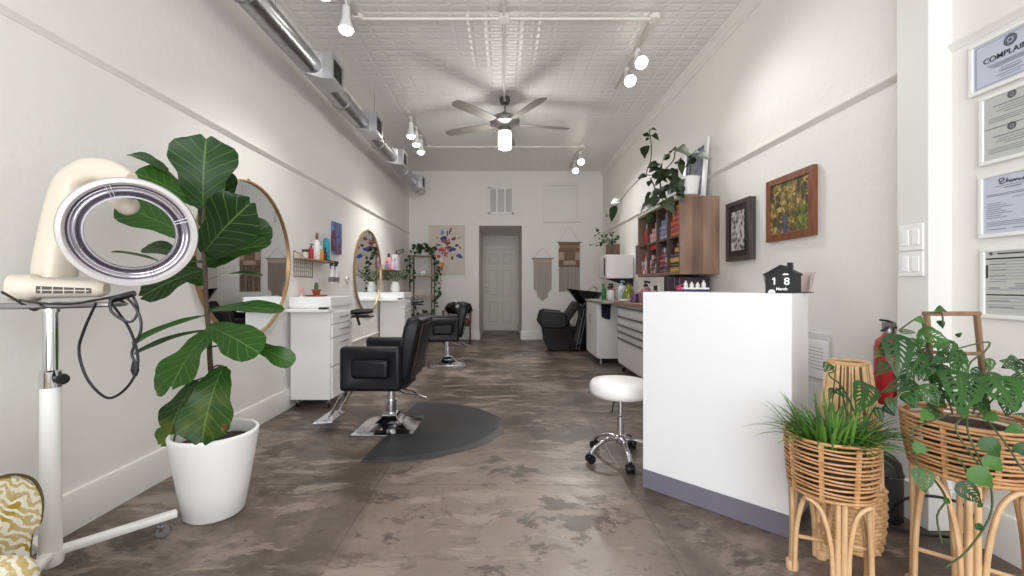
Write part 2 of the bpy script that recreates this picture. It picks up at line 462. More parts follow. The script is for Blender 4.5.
ledge('baseboard_right', ((XR, YF, 0), (XR, 1.926, 0), (-1, 0, 0)), BASE, TRIM)
ledge('baseboard_far', ((XR, 2.083, 0), (XR, YB, 0), (-1, 0, 0)), BASE, TRIM)
ledge('baseboard_back', ((XL, YB, 0), (DX0, YB, 0), (0, -1, 0)), BASE, TRIM)
ledge('baseboard_side', ((DX1, YB, 0), (XR, YB, 0), (0, -1, 0)), BASE, TRIM)
ledge('baseboard_passage', ((DX0, YB, 0), (DX0, DYB, 0), (1, 0, 0)), BASE, TRIM)
ledge('baseboard_inner', ((DX1, YB, 0), (DX1, DYB, 0), (-1, 0, 0)), BASE, TRIM)
pil = struct(B(1.925, XR + .02, 1.926, 2.083, 0, ZC).build('wall_pilaster', TRIM, smooth=0, bevel=.004))
b = MB().box(1.905, XR, 1.906, 2.1, 0, .18); struct(b.build('baseboard_pilaster', TRIM, smooth=0, bevel=.004))
# back door in the passage
DOORM = mat('door_paint', (228, 225, 218), .42)
x0, x1, y = -.47, .262, DYB
d = MB(); d.box(x0, x1, y - .035, y + .005, .012, 2.0); door = struct(d.build('door_1', DOORM, smooth=0))
fr = MB(); t = .075
fr.box(x0 - t, x0 - .004, y - .05, y + .01, 0, 2.0 + t); fr.box(x1 + .004, x1 + t, y - .05, y + .01, 0, 2.0 + t); fr.box(x0 - t, x1 + t, y - .052, y + .01, 2.004, 2.0 + t)
struct(fr.build('door_frame', DOORM, door, smooth=0, bevel=.006))
for (a0, a1) in ((.075, .335), (.40, .66)):
    for (z0, z1) in ((.17, .72), (.84, 1.5), (1.62, 1.88)):
        p = MB(); X0, X1 = x0 + a0, x0 + a1
        def rr(i, yy): return [(X0 + i, yy, z0 + i), (X1 - i, yy, z0 + i), (X1 - i, yy, z1 - i), (X0 + i, yy, z1 - i)]
        p.loft([[V(q) for q in rr(i, y - .035 + dy)] for i, dy in ((0, .002), (0, -.012), (.02, -.003), (.035, -.003), (.06, -.014))], False, True)
        struct(p.build('door_panel', DOORM, door, smooth=0))
k = MB(); k.lathe([(.028, 0), (.028, .006), (.012, .01), (.012, .04), (.026, .05), (.03, .062), (.02, .078), (.001, .08)], (x0 + .06, y - .035, .98), (0, -1, 0))
tag(struct(k.build('door_knob', STEEL, door)), 'round brushed metal door knob')
k = MB(); k.lathe([(.027, 0), (.027, .012), (.018, .02), (.001, .02)], (x0 + .06, y - .035, 1.12), (0, -1, 0))
struct(k.build('deadbolt', STEEL, door))

# ------------------------------------------------------------------ small fixtures on walls and ceiling
g = thing('air_vent', 'white slatted air return vent high on the back wall above the passage', 'vent', at(501, 214, YB - .001))
a, c = at(488.5, 187.4, YB), at(513.5, 214, YB)
m_ = MB(); m_.box(a.x, c.x, YB - .015, YB + .01, c.z, a.z); m_.build('vent_back', mat('vent_shadow_grey', (112, 110, 107), .6), g, smooth=0)
m_ = MB()
for (q0, q1, r0, r1) in ((a.x, c.x, a.z - .03, a.z), (a.x, c.x, c.z, c.z + .03), (a.x, a.x + .03, c.z, a.z), (c.x - .03, c.x, c.z, a.z)): m_.box(q0, q1, YB - .028, YB - .004, r0, r1)
for i in (1, 2): X = a.x + (c.x - a.x) * i / 3; m_.box(X - .012, X + .012, YB - .026, YB - .004, c.z, a.z)
m_.build('vent_frame', WHITE2, g, smooth=0)
m_ = MB(); n = 24
for i in range(n):
    X = a.x + .035 + (c.x - a.x - .07) * i / (n - 1); m_.box(X - .005, X + .005, YB - .022, YB - .01, c.z + .03, a.z - .03)
m_.build('vent_louver', WHITE2, g, smooth=0)
g = thing('access_hatch', 'white framed square access panel high on the back wall right of the vent', 'hatch', at(561, 221, YB))
a, c = at(544, 183, YB), at(579.4, 221.4, YB)
B(a.x + .05, c.x - .05, YB - .014, YB + .01, c.z + .05, a.z - .05).build('hatch_panel', TRIM, g, smooth=0)
m_ = MB()
for (q0, q1, r0, r1) in ((a.x, c.x, a.z - .055, a.z), (a.x, c.x, c.z, c.z + .055), (a.x, a.x + .055, c.z + .055, a.z - .055), (c.x - .055, c.x, c.z + .055, a.z - .055)): m_.box(q0, q1, YB - .05, YB + .01, r0, r1)
m_.build('hatch_frame', TRIM, g, smooth=0)
B(a.x - .012, c.x + .03, YB - .05, YB + .01, c.z - .022, c.z - .001).build('hatch_sill', TRIM, g, smooth=0, bevel=.003)
def switch_plate(name, label, o, ux, uy, w, h, n, cat='light switch', group=None):
    o, ux, uy = V(o), V(ux), V(uy); nz = ux.cross(uy)
    g = thing(name, label, cat, o, group)
    r = lambda a, b_, c_, d_: [(a, b_), (c_, b_), (c_, d_), (a, d_)]
    MB().prism(r(-w / 2, -h / 2, w / 2, h / 2), o, ux, uy, .007).build('plate', WHITE2, g, smooth=0, bevel=.002)
    for i in range(n):
        cx = (i - (n - 1) / 2) * w / n * .86
        MB().prism(r(cx - .017, -h * .3, cx + .017, h * .3), o + nz * .006, ux, uy, .004).build('rocker', WHITE, g, smooth=0, bevel=.0015)
    return g
switch_plate('switch_plate', 'white double rocker switch plate on the pilaster, upper of the two', (1.925, 2.006, 1.1 + 48.5 * 2.0 / F), (0, -1, 0), (0, 0, 1), .118, .122, 2)
switch_plate('switch_plate', 'white double rocker switch plate on the pilaster, lower of the two', (1.925, 2.006, 1.1 + 22 * 2.0 / F), (0, -1, 0), (0, 0, 1), .118, .115, 2)
switch_plate('switch_plate', 'small white single light switch left of the back passage opening', at(475.6, 274, YB), (1, 0, 0), (0, 0, 1), .075, .12, 1)
switch_plate('wall_outlet', 'white wall outlet box on the conduit between the two white stations', (XL + .0, 5.9, .45), (0, 1, 0), (0, 0, 1), .075, .115, 1, 'outlet')
m_ = MB(); m_.sweep([(XL + .012, 5.0, .385), (XL + .012, 6.9, .385)], .011, n=8); m_.sweep([(XL + .012, 5.9, .385), (XL + .012, 5.9, .40)], .011, n=8)
tag(m_.build('wall_conduit', TRIM), 'thin white conduit running low along the left wall behind the black chairs', 'conduit')

# ------------------------------------------------------------------ overhead: conduit, tracks, fan, duct
PIPE = mat('white_conduit', (228, 226, 220), .4)
def pipe(label, pts, box_at=()):
    g = thing('ceiling_conduit', label, 'conduit', pts[0])
    MB().sweep(pts, .013, n=10).build('pipe', PIPE, g)
    for c in box_at:
        c = V(c); MB().lathe([(.05, -.045), (.052, -.01), (.052, .0), (.001, .0)], c + V((0, 0, .028)), n=20).build('junction_box', PIPE, g)
zp = 3.425
pipe('white conduit crossing the ceiling nearest the camera', [(-1.27, 3.7, zp), (1.31, 3.7, zp)], [(0.0, 3.7, zp), (1.31, 3.7, zp), (-1.27, 3.7, zp)])
pipe('white conduit crossing the ceiling beyond the fan', [(-1.28, 7.1, zp), (1.31, 7.1, zp)], [(1.31, 7.1, zp), (-1.28, 7.1, zp)])
pipe('white conduit running lengthwise down the ceiling to the fan', [(0, -.4, zp), (0, 3.64, zp)])
pipe('white conduit between the near cross conduit and the fan mount', [(0, 3.76, zp), (0, 5.25, zp)])
LENS = mat('lit_lamp_lens', (255, 250, 240), .4, emit=((255, 248, 236), 14))
LAMPS = []
def track(label, x, y0, y1, heads, tilt=0):
    g = thing('track_light', label, 'track light', (x, (y0 + y1) / 2, zp))
    B(x - .018, x + .018, y0, y1, zp - .005, ZC - .002).build('track', mat('track_grey', (200, 198, 192), .4), g, smooth=0)
    for y in heads:
        TM = M.Translation((x, y, zp - .07)) @ M.Rotation(math.radians(-tilt), 4, 'X') @ M.Translation((-x, -y, -(zp - .07)))
        fx = MB(); fx.box(x - .017, x + .017, y - .04, y + .04, zp - .03, zp - .004); fx.cyl((x, y, zp - .03), (x, y, zp - .08), .008)
        hd = MB(); hd.lathe([(.001, -.07), (.026, -.072), (.03, -.1), (.032, -.16), (.04, -.2), (.056, -.245), (.062, -.262), (.056, -.262), (.05, -.25)], (x, y, zp), cap0=False, cap1=False, n=24)
        for v in hd.bm.verts: v.co = TM @ v.co
        h = hd.build('lamp_head', WHITE2, g); fx.build('track_adapter', WHITE2, h, smooth=0)
        l = MB(); l.lathe([(.001, -.30), (.025, -.297), (.046, -.284), (.057, -.263), (.055, -.25), (.04, -.246), (.001, -.246)], (x, y, zp), cap0=False, cap1=False, n=24)
        for v in l.bm.verts: v.co = TM @ v.co
        l.build('lens', LENS, h); LAMPS.append((*(TM @ V((x, y, zp - .318))), tilt))
track('white track light with two spots on the near left of the ceiling', -1.27, 2.3, 3.66, (3.0, 3.42))
track('white track light with two spots on the near right of the ceiling', 1.31, 3.76, 5.0, (4.19, 4.55), 48)
track('white track light with three spots over the far left chairs', -1.28, 5.7, 7.05, (5.85, 6.2, 6.55))
track('white track light with two spots near the back right corner', 1.31, 7.16, 8.4, (7.35, 7.9), 40)

NICK = mat('brushed_nickel', (150, 148, 145), .3, .9)
FY = 5.33
fan = thing('ceiling_fan', 'brushed grey ceiling fan with a lit glass drum lamp below it', 'ceiling fan', (0, FY, ZC))
MB().lathe([(.065, 0), (.065, -.05), (.05, -.075), (.02, -.085), (.001, -.085)], (.01, FY, ZC - .001)).build('canopy', mat('fan_dark_nickel', (95, 93, 92), .35, .8), fan)
MB().cyl((.01, FY, ZC - .07), (.01, FY, 3.24), .012).build('downrod', NICK, fan)
MB().lathe([(.02, 3.285), (.045, 3.265), (.115, 3.23), (.18, 3.195), (.19, 3.165), (.175, 3.135), (.12, 3.115), (.1, 3.09), (.001, 3.085)], (.01, FY, 0), n=36).build('motor_housing', NICK, fan)
bm_ = mat('fan_blade_grey', (134, 129, 124), .5)
for i in range(5):
    a = math.radians(12 + 72 * i); R = M.Translation((.01, FY, 3.135)) @ M.Rotation(a, 4, 'Z') @ M.Rotation(math.radians(11), 4, 'X')
    bl = MB(); out = [(.2, -.05), (.3, -.062), (.7, -.07), (.82, -.06), (.85, -.03), (.85, .03), (.82, .06), (.7, .07), (.3, .062), (.2, .05)]
    bl.loft([[R @ V((p[0], p[1], z)) for p in out] for z in (-.004, .004)]); bo = bl.build('blade', bm_, fan)
    ar = MB(); ar.loft([[R @ V(q) for q in ((.1, -.02, z), (.24, -.03, z), (.24, .03, z), (.1, .02, z))] for z in (.004, .012)]); ar.build('blade_bracket', NICK, bo)
MB().lathe([(.062, 3.09), (.068, 3.05), (.072, 3.03)], (.01, FY, 0), cap0=True, cap1=True).build('lamp_collar', NICK, fan)
MB().lathe([(.055, 3.04), (.078, 3.03), (.082, 3.0), (.082, 2.84), (.075, 2.82), (.001, 2.82)], (.01, FY, 0), cap0=False, cap1=False).build('lamp_shade', mat('lit_fan_glass', (255, 252, 244), .3, emit=((255, 248, 236), 8)), fan)
LAMPS.append((.01, FY, 2.78, 0))

X0, Z0, r = -1.665, 3.0, .09
du = thing('air_duct', 'long round galvanised air duct with four outlets under the ceiling by the left wall', 'duct', (X0, 4, Z0))
MB().cyl((X0, -1.55, Z0), (X0, 8.35, Z0), r, n=28).build('duct_pipe', GALV, du)
m_ = MB(); m_.lathe([(r, 0), (r + .01, .0), (r + .018, .05), (r + .02, .30), (.08, .36), (.001, .36)], (X0, 8.1, Z0), (0, 1, 0), cap0=False, cap1=False); m_.build('end_cap', GALV, du)
for y in (-.2, 1.3, 2.55, 2.72, 4.35, 5.6, 6.95): MB().torus((X0, y, Z0), (0, 1, 0), r + .003, .006, 32, 6).build('duct_seam', GALV, du)
dark = mat('outlet_opening', (22, 22, 24), .7)
for y in (2.05 - 1.3, 2.2, 3.68, 4.95, 6.28, 7.75):
    if y == 2.2 or y < 1: continue
    q = MB(); xo, ya, yb_, za, zb = -1.5, y, y + .27, 2.90, 3.125
    q.loft([[V(p) for p in ((X0 - .03, ya - .12, za - .004), (X0 - .03, yb_ + .02, za - .004), (X0 - .03, yb_ + .02, zb), (X0 - .03, ya - .12, zb))],
            [V(p) for p in ((xo - .07, ya, za), (xo - .07, yb_, za), (xo - .07, yb_, zb), (xo - .07, ya, zb))],
            [V(p) for p in ((xo, ya, za), (xo, yb_, za), (xo, yb_, zb), (xo, ya, zb))]])
    ob = q.build('duct_outlet', mat('outlet_sheet', (188, 189, 192), .42, .75), du, smooth=0)
    f = MB()
    for (a0, a1, c0, c1) in ((ya - .008, yb_ + .008, zb - .03, zb + .006), (ya - .008, yb_ + .008, za - .006, za + .03), (ya - .008, ya + .03, za + .03, zb - .03), (yb_ - .03, yb_ + .008, za + .03, zb - .03)): f.box(xo - .002, xo + .012, a0, a1, c0, c1)
    f.build('outlet_flange', mat('pale_steel', (190, 192, 194), .35, .7), ob, smooth=0)
    g = B(xo - .0005, xo + .003, ya + .03, yb_ - .03, za + .03, zb - .03); g.build('outlet_grille', dark, ob, smooth=0)
for y in (1.0, 2.95, 5.2): MB().cyl((X0 + .08, y, Z0 + .05), (X0 + .08, y, ZC), .003, n=6).build('hanger_wire', STEEL, du)
# ================================================================== left side
def wall_mirror(label, y, group=None):
    g = thing('wall_mirror', label, 'mirror', (XL, y, .71), group)
    MB().lathe([(.584, 0), (.584, .012), (.001, .012)], (XL + .002, y, 1.305), (1, 0, 0), n=72, cap0=True, cap1=False).build('mirror_glass', MIRROR, g)
    m_ = MB(); c = V((XL, y, 1.305)); prof = [(.58, .004), (.58, .028), (.592, .028), (.592, .0)]
    rings = []
    for i in range(73):
        a = 2 * pi * i / 72; rings.append([c + V((p[1], math.cos(a) * p[0], math.sin(a) * p[0])) for p in prof])
    m_.loft_closed(rings); m_.build('mirror_frame', GOLD, g, smooth=50)
    MB().box(XL, XL + .012, y - .01, y + .01, 1.893, 1.915).build('hanging_tab', GOLD, g, smooth=0)
    return g
wall_mirror('round brass framed wall mirror partly behind the fiddle leaf fig', 3.237)
wall_mirror('round brass framed wall mirror above the further black styling chair', 6.08)

# ------------------------------------------------------------------ rolling stations
CHR2 = CHROME
def station(label, y):
    g = thing('salon_station', label, 'station', (0, 0, 0))
    x0, x1, y0, y1 = 0, .375, 0, .5
    B(x0, x1 - .018, y0, y1, .075, .9).build('body', WHITE, g, smooth=0, bevel=.003)
    t = MB(); t.box(x0, x1, y0 - .03, y1 + .02, .915, 1.0); t.box(x0, x1 - .01, y0 - .01, y1, .897, .918); t.build('top_box', WHITE, g, smooth=0, bevel=.003)
    f = B(x0 - .01 + .012, x1 + .01, y0 - .11, y0 + .02, .872, .896).build('pull_out_tray', WHITE, g, smooth=0, bevel=.003)
    B(x1 - .075, x1 - .005, y0 - .114, y0 - .05, .896, .912).build('tray_clip', BLACKP, f, smooth=0, bevel=.003)
    zs = [(.755, .86), (.635, .745), (.375, .625), (.085, .365)]
    for z0, z1 in zs:
        d = B(x1 - .016, x1 + .003, y0 + .008, y1 - .008, z0, z1).build('drawer', WHITE, g, smooth=0, bevel=.003)
        zc = z1 - .045
        m_ = MB(); m_.sweep([(x1, y0 + .16, zc), (x1 + .026, y0 + .16, zc), (x1 + .026, y0 + .34, zc), (x1, y0 + .34, zc)], .005, n=8); m_.build('drawer_handle', STEEL, d)
    for (x, yy) in ((.045, .05), (.33, .05), (.045, .45), (.33, .45)):
        c = MB(); c.cyl((x, yy, .075), (x, yy, .05), .014); c.box(x - .016, x + .016, yy - .02, yy + .012, .028, .056)
        co = c.build('caster', STEEL, g)
        MB().lathe([(.018, -.011), (.026, -.009), (.026, .009), (.018, .011)], (x, yy, .0265), (1, 0, 0)).build('wheel', RUBBER, co)
    h = MB()
    h.sweep([(x1 - .02, y1 + .003, .80), (x1 + .05, y1 + .04, .80), (x1 + .16, y1 + .05, .80)], .007, n=8)
    h.torus((x1 + .09, y1 + .0, .80), (0, 0, 1), .05, .006, 24, 6); h.box(x1 + .01, x1 + .20, y1 - .06, y1 + .09, .782, .794)
    hh = h.build('tool_holder', BLACKP, g)
    q = MB(); q.sweep([(x1 + .0, y1 - .03, .835), (x1 + .07, y1 - .02, .84), (x1 + .16, y1 + .0, .845), (x1 + .21, y1 + .01, .85)], [.022, .03, .026, .02], n=10); q.cyl((x1 + .05, y1 - .02, .83), (x1 + .08, y1 - .01, .70), .015, .012)
    q.build('hair_dryer', BLACKP, hh)  # roughly shaped black hair dryer resting on the tool holder
    g.location = (XL + .03, y, 0)
    return g
STY = 3.82
st1 = station('white rolling drawer station beside the nearer black styling chair', STY)
st2 = copy_tree(st1); st2.location = (XL + .03, 6.58, 0); st2['label'] = 'white rolling drawer station beside the further black chair, leafy plant on top'

# ------------------------------------------------------------------ styling chairs
def styling_chair(label):
    g = thing('styling_chair', label, 'salon chair', (0, 0, 0), 'black hydraulic styling chairs')
    # faces -X; origin under the column
    b = MB(); s = .235
    prof = [(s, 0), (s, .012), (s - .015, .018), (.16, .032), (.10, .055), (.065, .085), (.052, .115)]
    b.loft([[V((x * r, y * r, z)) for x, y in ((-1, -1), (1, -1), (1, 1), (-1, 1))] if k < 3 else
            [V((x * r, y * r, z)) for x, y in ((-1, -1), (1, -1), (1, 1), (-1, 1))] for k, (r, z) in enumerate(prof)])
    b.build('base_plate', CHROME, g, smooth=35, bevel=.004)
    c = MB(); c.lathe([(.04, .1), (.04, .2), (.046, .2), (.046, .215), (.034, .215), (.034, .33), (.08, .335), (.08, .35)], n=24); c.build('hydraulic_column', CHROME, g)
    l = MB(); l.sweep([(.03, -.03, .3), (.1, -.07, .31), (.2, -.12, .305), (.27, -.14, .275), (.31, -.14, .262)], .009, .007, n=8); l.sweep([(.05, -.05, .3), (.13, -.12, .29), (.24, -.16, .285)], .007, n=8); l.build('pump_lever', CHROME, g)
    B(-.2, .16, -.16, .16, .335, .36).build('seat_plate', BLACKP, g, smooth=0)
    seat = MB(); seat.box(-.29, .16, -.245, .245, .355, .475); seat.build('seat', BLACKV, g, smooth=60, bevel=.035, seg=4)
    for sgn in (-1, 1):
        yo = sgn * .315; yi = sgn * .235
        p = MB()
        def rect(i, y): return [V((-.285 + i, y, .345 + i)), V((.155 - i, y, .345 + i)), V((.155 - i, y, .665 - i)), V((-.285 + i, y, .665 - i))]
        p.loft([rect(0, yi), rect(0, yo), rect(.03, yo), rect(.085, yo - sgn * .028)])
        po = p.build('arm_panel', BLACKV, g, smooth=50, bevel=.028, seg=4)
        q = MB(); q.box(-.20, .07, yo - sgn * .045, yo + sgn * .010, .437, .577); q.build('side_pad', BLACKV, po, smooth=60, bevel=.03, seg=4)
    R = M.Translation((.105, 0, .40)) @ M.Rotation(math.radians(10), 4, 'Y')
    k = MB(); k.box(-.01, .095, -.235, .235, 0, .2, R); k.build('back_bracket', BLACKP, g, smooth=60, bevel=.03, seg=3)
    bk = MB()
    rings = []
    for z, t0, t1, hw in ((.02, 0, .085, .24), (.10, -.005, .09, .25), (.28, -.02, .095, .252), (.40, -.02, .10, .25), (.468, -.005, .105, .238), (.485, .02, .09, .22)):
        rg = [(t0, -hw + .03), (t0 + .02, -hw), (t1 - .02, -hw), (t1, -hw + .03), (t1, hw - .03), (t1 - .02, hw), (t0 + .02, hw), (t0, hw - .03)]
        rings.append([R @ V((a, c_, z)) for a, c_ in rg])
    bk.loft(rings); bo = bk.build('backrest', BLACKV, g, smooth=55, bevel=.01, seg=2)
    sm = MB(); sm.sweep([R @ V(p) for p in ((.103, -.2, .05), (.108, -.2, .3), (.112, -.2, .44), (.112, .2, .44), (.108, .2, .3), (.103, .2, .05))], .004, n=6); sm.build('piping', BLACKP, bo)
    for sgn in (-1, 1):
        f = MB(); f.sweep([(-.18, sgn * .13, .36), (-.28, sgn * .13, .345), (-.35, sgn * .12, .26), (-.45, sgn * .1, .085), (-.50, sgn * .1, .07)], .011, n=8)
        fo = f.build('footrest_bar', CHROME, g)
    t = MB(); t.prism([(-.11, -.17), (.02, -.13), (.02, .13), (-.11, .17)], (-.43, 0, .064), (1, 0, 0), (0, 1, 0), .014); t.build('foot_plate', CHROME, fo, smooth=0, bevel=.004)
    return g
ch1 = styling_chair('black vinyl styling chair on the half-round mat, nearest the camera')
ch1.location = (-.885, 3.33, 0); ch1.rotation_euler = (0, 0, math.radians(-1))
ch2 = copy_tree(ch1); ch2.location = (-.80, 6.05, 0); ch2.rotation_euler = (0, 0, math.radians(7)); ch2['label'] = 'black vinyl styling chair further back, off the mat, by the second mirror'
# half-round mat
pts = [(-.83, 4.02)] + [(-.86 + .87 * math.sin(pi * i / 36), 3.33 + .69 * math.cos(pi * i / 36)) for i in range(1, 36)] + [(-.90, 2.66)]
# notch for the chair base on the straight side
pts += [(-.885, 3.0)]
m_ = MB(); cen = V((-.55, 3.33, 0))
def off(p, k, z): q = V((p[0], p[1], 0)); d = (q - cen); return cen + d * (1 - k / d.length) + V((0, 0, z))
m_.loft([[off(p, k, z) for p in pts] for k, z in ((0, .001), (.012, .004), (.05, .016), (.06, .0175))])
tag(m_.build('floor_mat', mat('mat_rubber', (24, 24, 27), .5, bump=(60, .15, .002), vary=(4, (36, 36, 40))), smooth=25), 'black half-round anti-fatigue mat beside the nearer styling chair', 'mat')

# ------------------------------------------------------------------ wall shelves with products
PLANK = mat_wood('shelf_plank', (150, 112, 70), (186, 146, 98), (30, 3, 30))
WIRE = mat('dark_wire', (120, 108, 96), .45, .5)
def wall_shelf(label, y0, y1, z):
    g = thing('wall_shelf', label, 'shelf', (XL, (y0 + y1) / 2, z))
    s = MB()
    for i in range(5): s.box(XL + .005 + i * .026, XL + .005 + i * .026 + .022, y0, y1, z - .012, z)
    s.build('shelf_board', PLANK, g, smooth=0)
    w = MB()
    w.sweep([(XL + .008, y0, z - .17), (XL + .008, y0 + .38, z - .17), (XL + .008, y0 + .38, z - .012), (XL + .008, y0, z - .012)], .004, n=6, closed=True)
    for i in range(1, 9): w.cyl((XL + .008, y0 + .38 * i / 9, z - .17), (XL + .008, y0 + .38 * i / 9, z - .012), .0018, n=5)
    for i in (1, 2, 3): w.cyl((XL + .008, y0, z - .04 * i), (XL + .008, y0 + .38, z - .04 * i), .0018, n=5)
    w.build('wire_rack', WIRE, g)
    for y in (y0, y1): MB().sweep([(XL + .006, y, z + .07), (XL + .006, y, z - .014), (XL + .135, y, z - .014), (XL + .006, y, z + .07)], .004, n=6).build('wire_bracket', WIRE, g)
    return g
def bottle(name, label, cat, c, r, h, body, cap, kind='pump', group=None, flat=1., ry=None):
    """a bottle standing at c"""
    g = thing(name, label, cat, c, group); c = V(c)
    if kind == 'jar': bo = [(r * .9, 0), (r, r * .1), (r, h * .72), (r * .8, h * .75)]; ca = [(r * 1.02, h * .74), (r * 1.02, h), (r * .9, h)]
    elif kind == 'tube': bo = [(r * .95, 0), (r, .01), (r, h * .93), (r * .7, h * .98), (r * .2, h)]; ca = None
    else: bo = [(r * .92, 0), (r, r * .15), (r, h * .62), (r * .75, h * .7), (r * .38, h * .74), (r * .38, h * .77)]; ca = [(r * .45, h * .76), (r * .45, h * .84), (r * .3, h * .86), (r * .22, h * .87)]
    MB().lathe(bo, c, n=16, sy=flat).build('body', body, g)
    if ca:
        m_ = MB(); m_.lathe(ca, c, n=12)
        if kind == 'pump': m_.cyl(c + V((0, 0, h * .86)), c + V((0, 0, h * .95)), r * .12, n=6); m_.sweep([c + V((-r * .3, 0, h * .96)), c + V((r * .3, 0, h * .97)), c + V((r * .9, 0, h * .93))], r * .2, n=6)
        elif kind == 'cap': m_.lathe([(r * .45, h * .8), (r * .45, h), (r * .4, h)], c, n=12)
        elif kind == 'spray':
            m_.box(c.x - r * .9, c.x + r * .35, c.y - r * .25, c.y + r * .25, c.z + h * .88, c.z + h); m_.sweep([c + V((-r * .5, 0, h * .9)), c + V((-r * .8, 0, h * .8)), c + V((-r * .6, 0, h * .74))], r * .13, n=6)
        m_.build('cap' if kind in ('cap', 'jar') else 'pump_head' if kind == 'pump' else 'spray_head', cap, g)
    return g
P = lambda n, c, **k: mat('plastic_' + n, c, .35, **k)
wall_shelf('slatted wooden wall shelf with wire rack between the two round mirrors', 3.93, 4.56, 1.36)
zs = 1.36; xs = XL + .07
bottle('jar', 'small clear jar with black cap at the near end of the left shelf', 'jar', (xs, 4.02, zs), .028, .085, P('clearish', (196, 190, 184)), BLACKP, 'jar')
bottle('bottle', 'small red bottle with black pump on the left shelf', 'bottle', (xs + .01, 4.12, zs), .024, .15, P('red', (166, 40, 50)), BLACKP)
bottle('bottle', 'squat white bottle behind the red one on the left shelf', 'bottle', (xs - .005, 4.195, zs), .03, .13, P('offwhite', (222, 220, 222)), P('offwhite', (222, 220, 222)), 'cap')
bottle('bottle', 'tall white bottle with brown lid on the left shelf', 'bottle', (xs, 4.27, zs), .03, .27, P('white', (232, 230, 228)), P('brownlid', (140, 90, 62)), 'cap')
bottle('bottle', 'amber yellow bottle beside the tall white bottle on the left shelf', 'bottle', (xs + .01, 4.345, zs), .026, .15, P('amber', (206, 140, 48)), P('white', (232, 230, 228)), 'cap')
bottle('bottle', 'short dark red bottle on the left shelf', 'bottle', (xs + .012, 4.405, zs), .022, .10, P('darkred', (110, 40, 40)), BLACKP, 'cap')
bottle('bottle', 'slim navy bottle left of the teal tube', 'bottle', (xs + .01, 4.45, zs), .018, .14, P('navy', (28, 36, 84)), BLACKP, 'cap')
bottle('tube', 'tall teal spray can at the far end of the left shelf', 'can', (xs, 4.505, zs), .034, .25, P('teal', (36, 150, 166)), P('teal', (36, 150, 166)), 'tube')
tag(B(XL + .004, XL + .012, 4.36, 4.62, zs + .001, zs + .31).build('display_card', P('card', (226, 222, 224)), smooth=0), 'blank white card standing behind the bottles on the left shelf', 'card')
for i, (dy, lb) in enumerate(((-.02, 'clear spray bottle hanging by its black trigger under the left shelf, nearer of two'), (.10, 'clear spray bottle hanging by its black trigger under the left shelf, further of two'))):
    c = V((XL + .11, 4.56 + dy, 1.315)); g = thing('spray_bottle', lb, 'spray bottle', c - V((0, 0, .19)))
    m_ = MB(); m_.cyl(c + V((0, 0, .0)), c + V((0, .0, .03)), .016); m_.box(c.x - .015, c.x + .015, c.y - .07, c.y + .03, c.z + .025, c.z + .055); m_.sweep([c + V((0, -.03, .03)), c + V((0, -.045, .0)), c + V((0, -.03, -.03))], .005, n=6)
    m_.build('trigger_head', BLACKP, g)
    MB().lathe([(.012, 0), (.014, -.03), (.03, -.07), (.032, -.175), (.028, -.185), (.001, -.186)], c, n=16).build('bottle_body', mat('hazy_plastic', (214, 212, 212), .2), g)
    MB().lathe([(.0325, -.12), (.0325, -.17)], c, n=16).build('band', mat('grey_band', (110, 106, 108), .4), g)
# small blue canvas on left wall
def canvas_mat(name, cols, scale, stretch=(1, 1, 1), detail=3):
    t = NT(name); co = t.coord(scale=stretch)
    f = t.noise(co, scale, detail, .6)
    n = len(cols); lo, hi = .28, .72
    t.color(t.ramp(f, [(lo + (hi - lo) * i / (n - 1), srgb(c)) for i, c in enumerate(cols)])); t.b.inputs['Roughness'].default_value = .6
    MAT[name] = t.m; return t.m
tag(B(XL + .002, XL + .03, 4.79, 5.03, 1.47, 1.83).build('canvas_print', canvas_mat('abstract_blue', [(24, 30, 84), (50, 70, 140), (120, 140, 190), (40, 40, 70), (150, 70, 60), (30, 34, 60)], 9, (1, 2.2, .8)), smooth=0), 'small abstract canvas in deep blue and red on the left wall between the mirrors', 'canvas')
h = MB(); h.torus((XL + .012, 5.27, 1.165), (1, 0, .0), .045, .004, 24, 6); h.cyl((XL, 5.27, 1.21), (XL + .016, 5.27, 1.21), .008)
tag(h.build('towel_ring', STEEL), 'small metal ring hook on the left wall before the second mirror', 'hook')

wall_shelf('slatted wooden wall shelf past the second mirror holding pink and white bottles', 6.78, 7.5, 1.37)
z2 = 1.37
bottle('bottle', 'tall pink bottle with dark cap on the far left wall shelf', 'bottle', (xs, 6.93, z2), .042, .26, P('pink', (222, 140, 140)), BLACKP, 'cap')
bottle('bottle', 'lilac white bottle right of the tall pink bottle', 'bottle', (xs + .01, 7.1, z2), .034, .17, P('lilac', (206, 196, 210)), P('lilac', (206, 196, 210)), 'cap')
bottle('bottle', 'short violet bottle left of the tall pink bottle', 'bottle', (xs + .01, 6.83, z2), .026, .13, P('violet', (130, 110, 160)), P('violet', (130, 110, 160)), 'cap')
bottle('bottle', 'slim lavender bottle before the white box on the far left shelf', 'bottle', (xs + .03, 7.21, z2), .024, .2, P('lavender', (188, 182, 206)), BLACKP, 'pump')
g = tag(B(XL + .03, XL + .12, 7.28, 7.46, z2, z2 + .27).build('product_box', P('boxwhite', (230, 226, 230)), smooth=0, bevel=.002), 'upright white product box at the end of the far left shelf', 'box')
FRD = mat_wood('dark_walnut', (58, 42, 36), (92, 70, 60), (20, 20, 3))
m_ = MB(); m_.sweep([(XL + .02, 7.62, 1.27), (XL + .02, 7.62, 1.72), (XL + .15, 7.62, 1.76), (XL + .15, 7.62, 1.72), (XL + .06, 7.62, 1.68), (XL + .06, 7.62, 1.27)], .012, n=6, closed=True)
tag(m_.build('wall_bracket', FRD), 'dark wooden bracket on the left wall beside the product box', 'bracket')

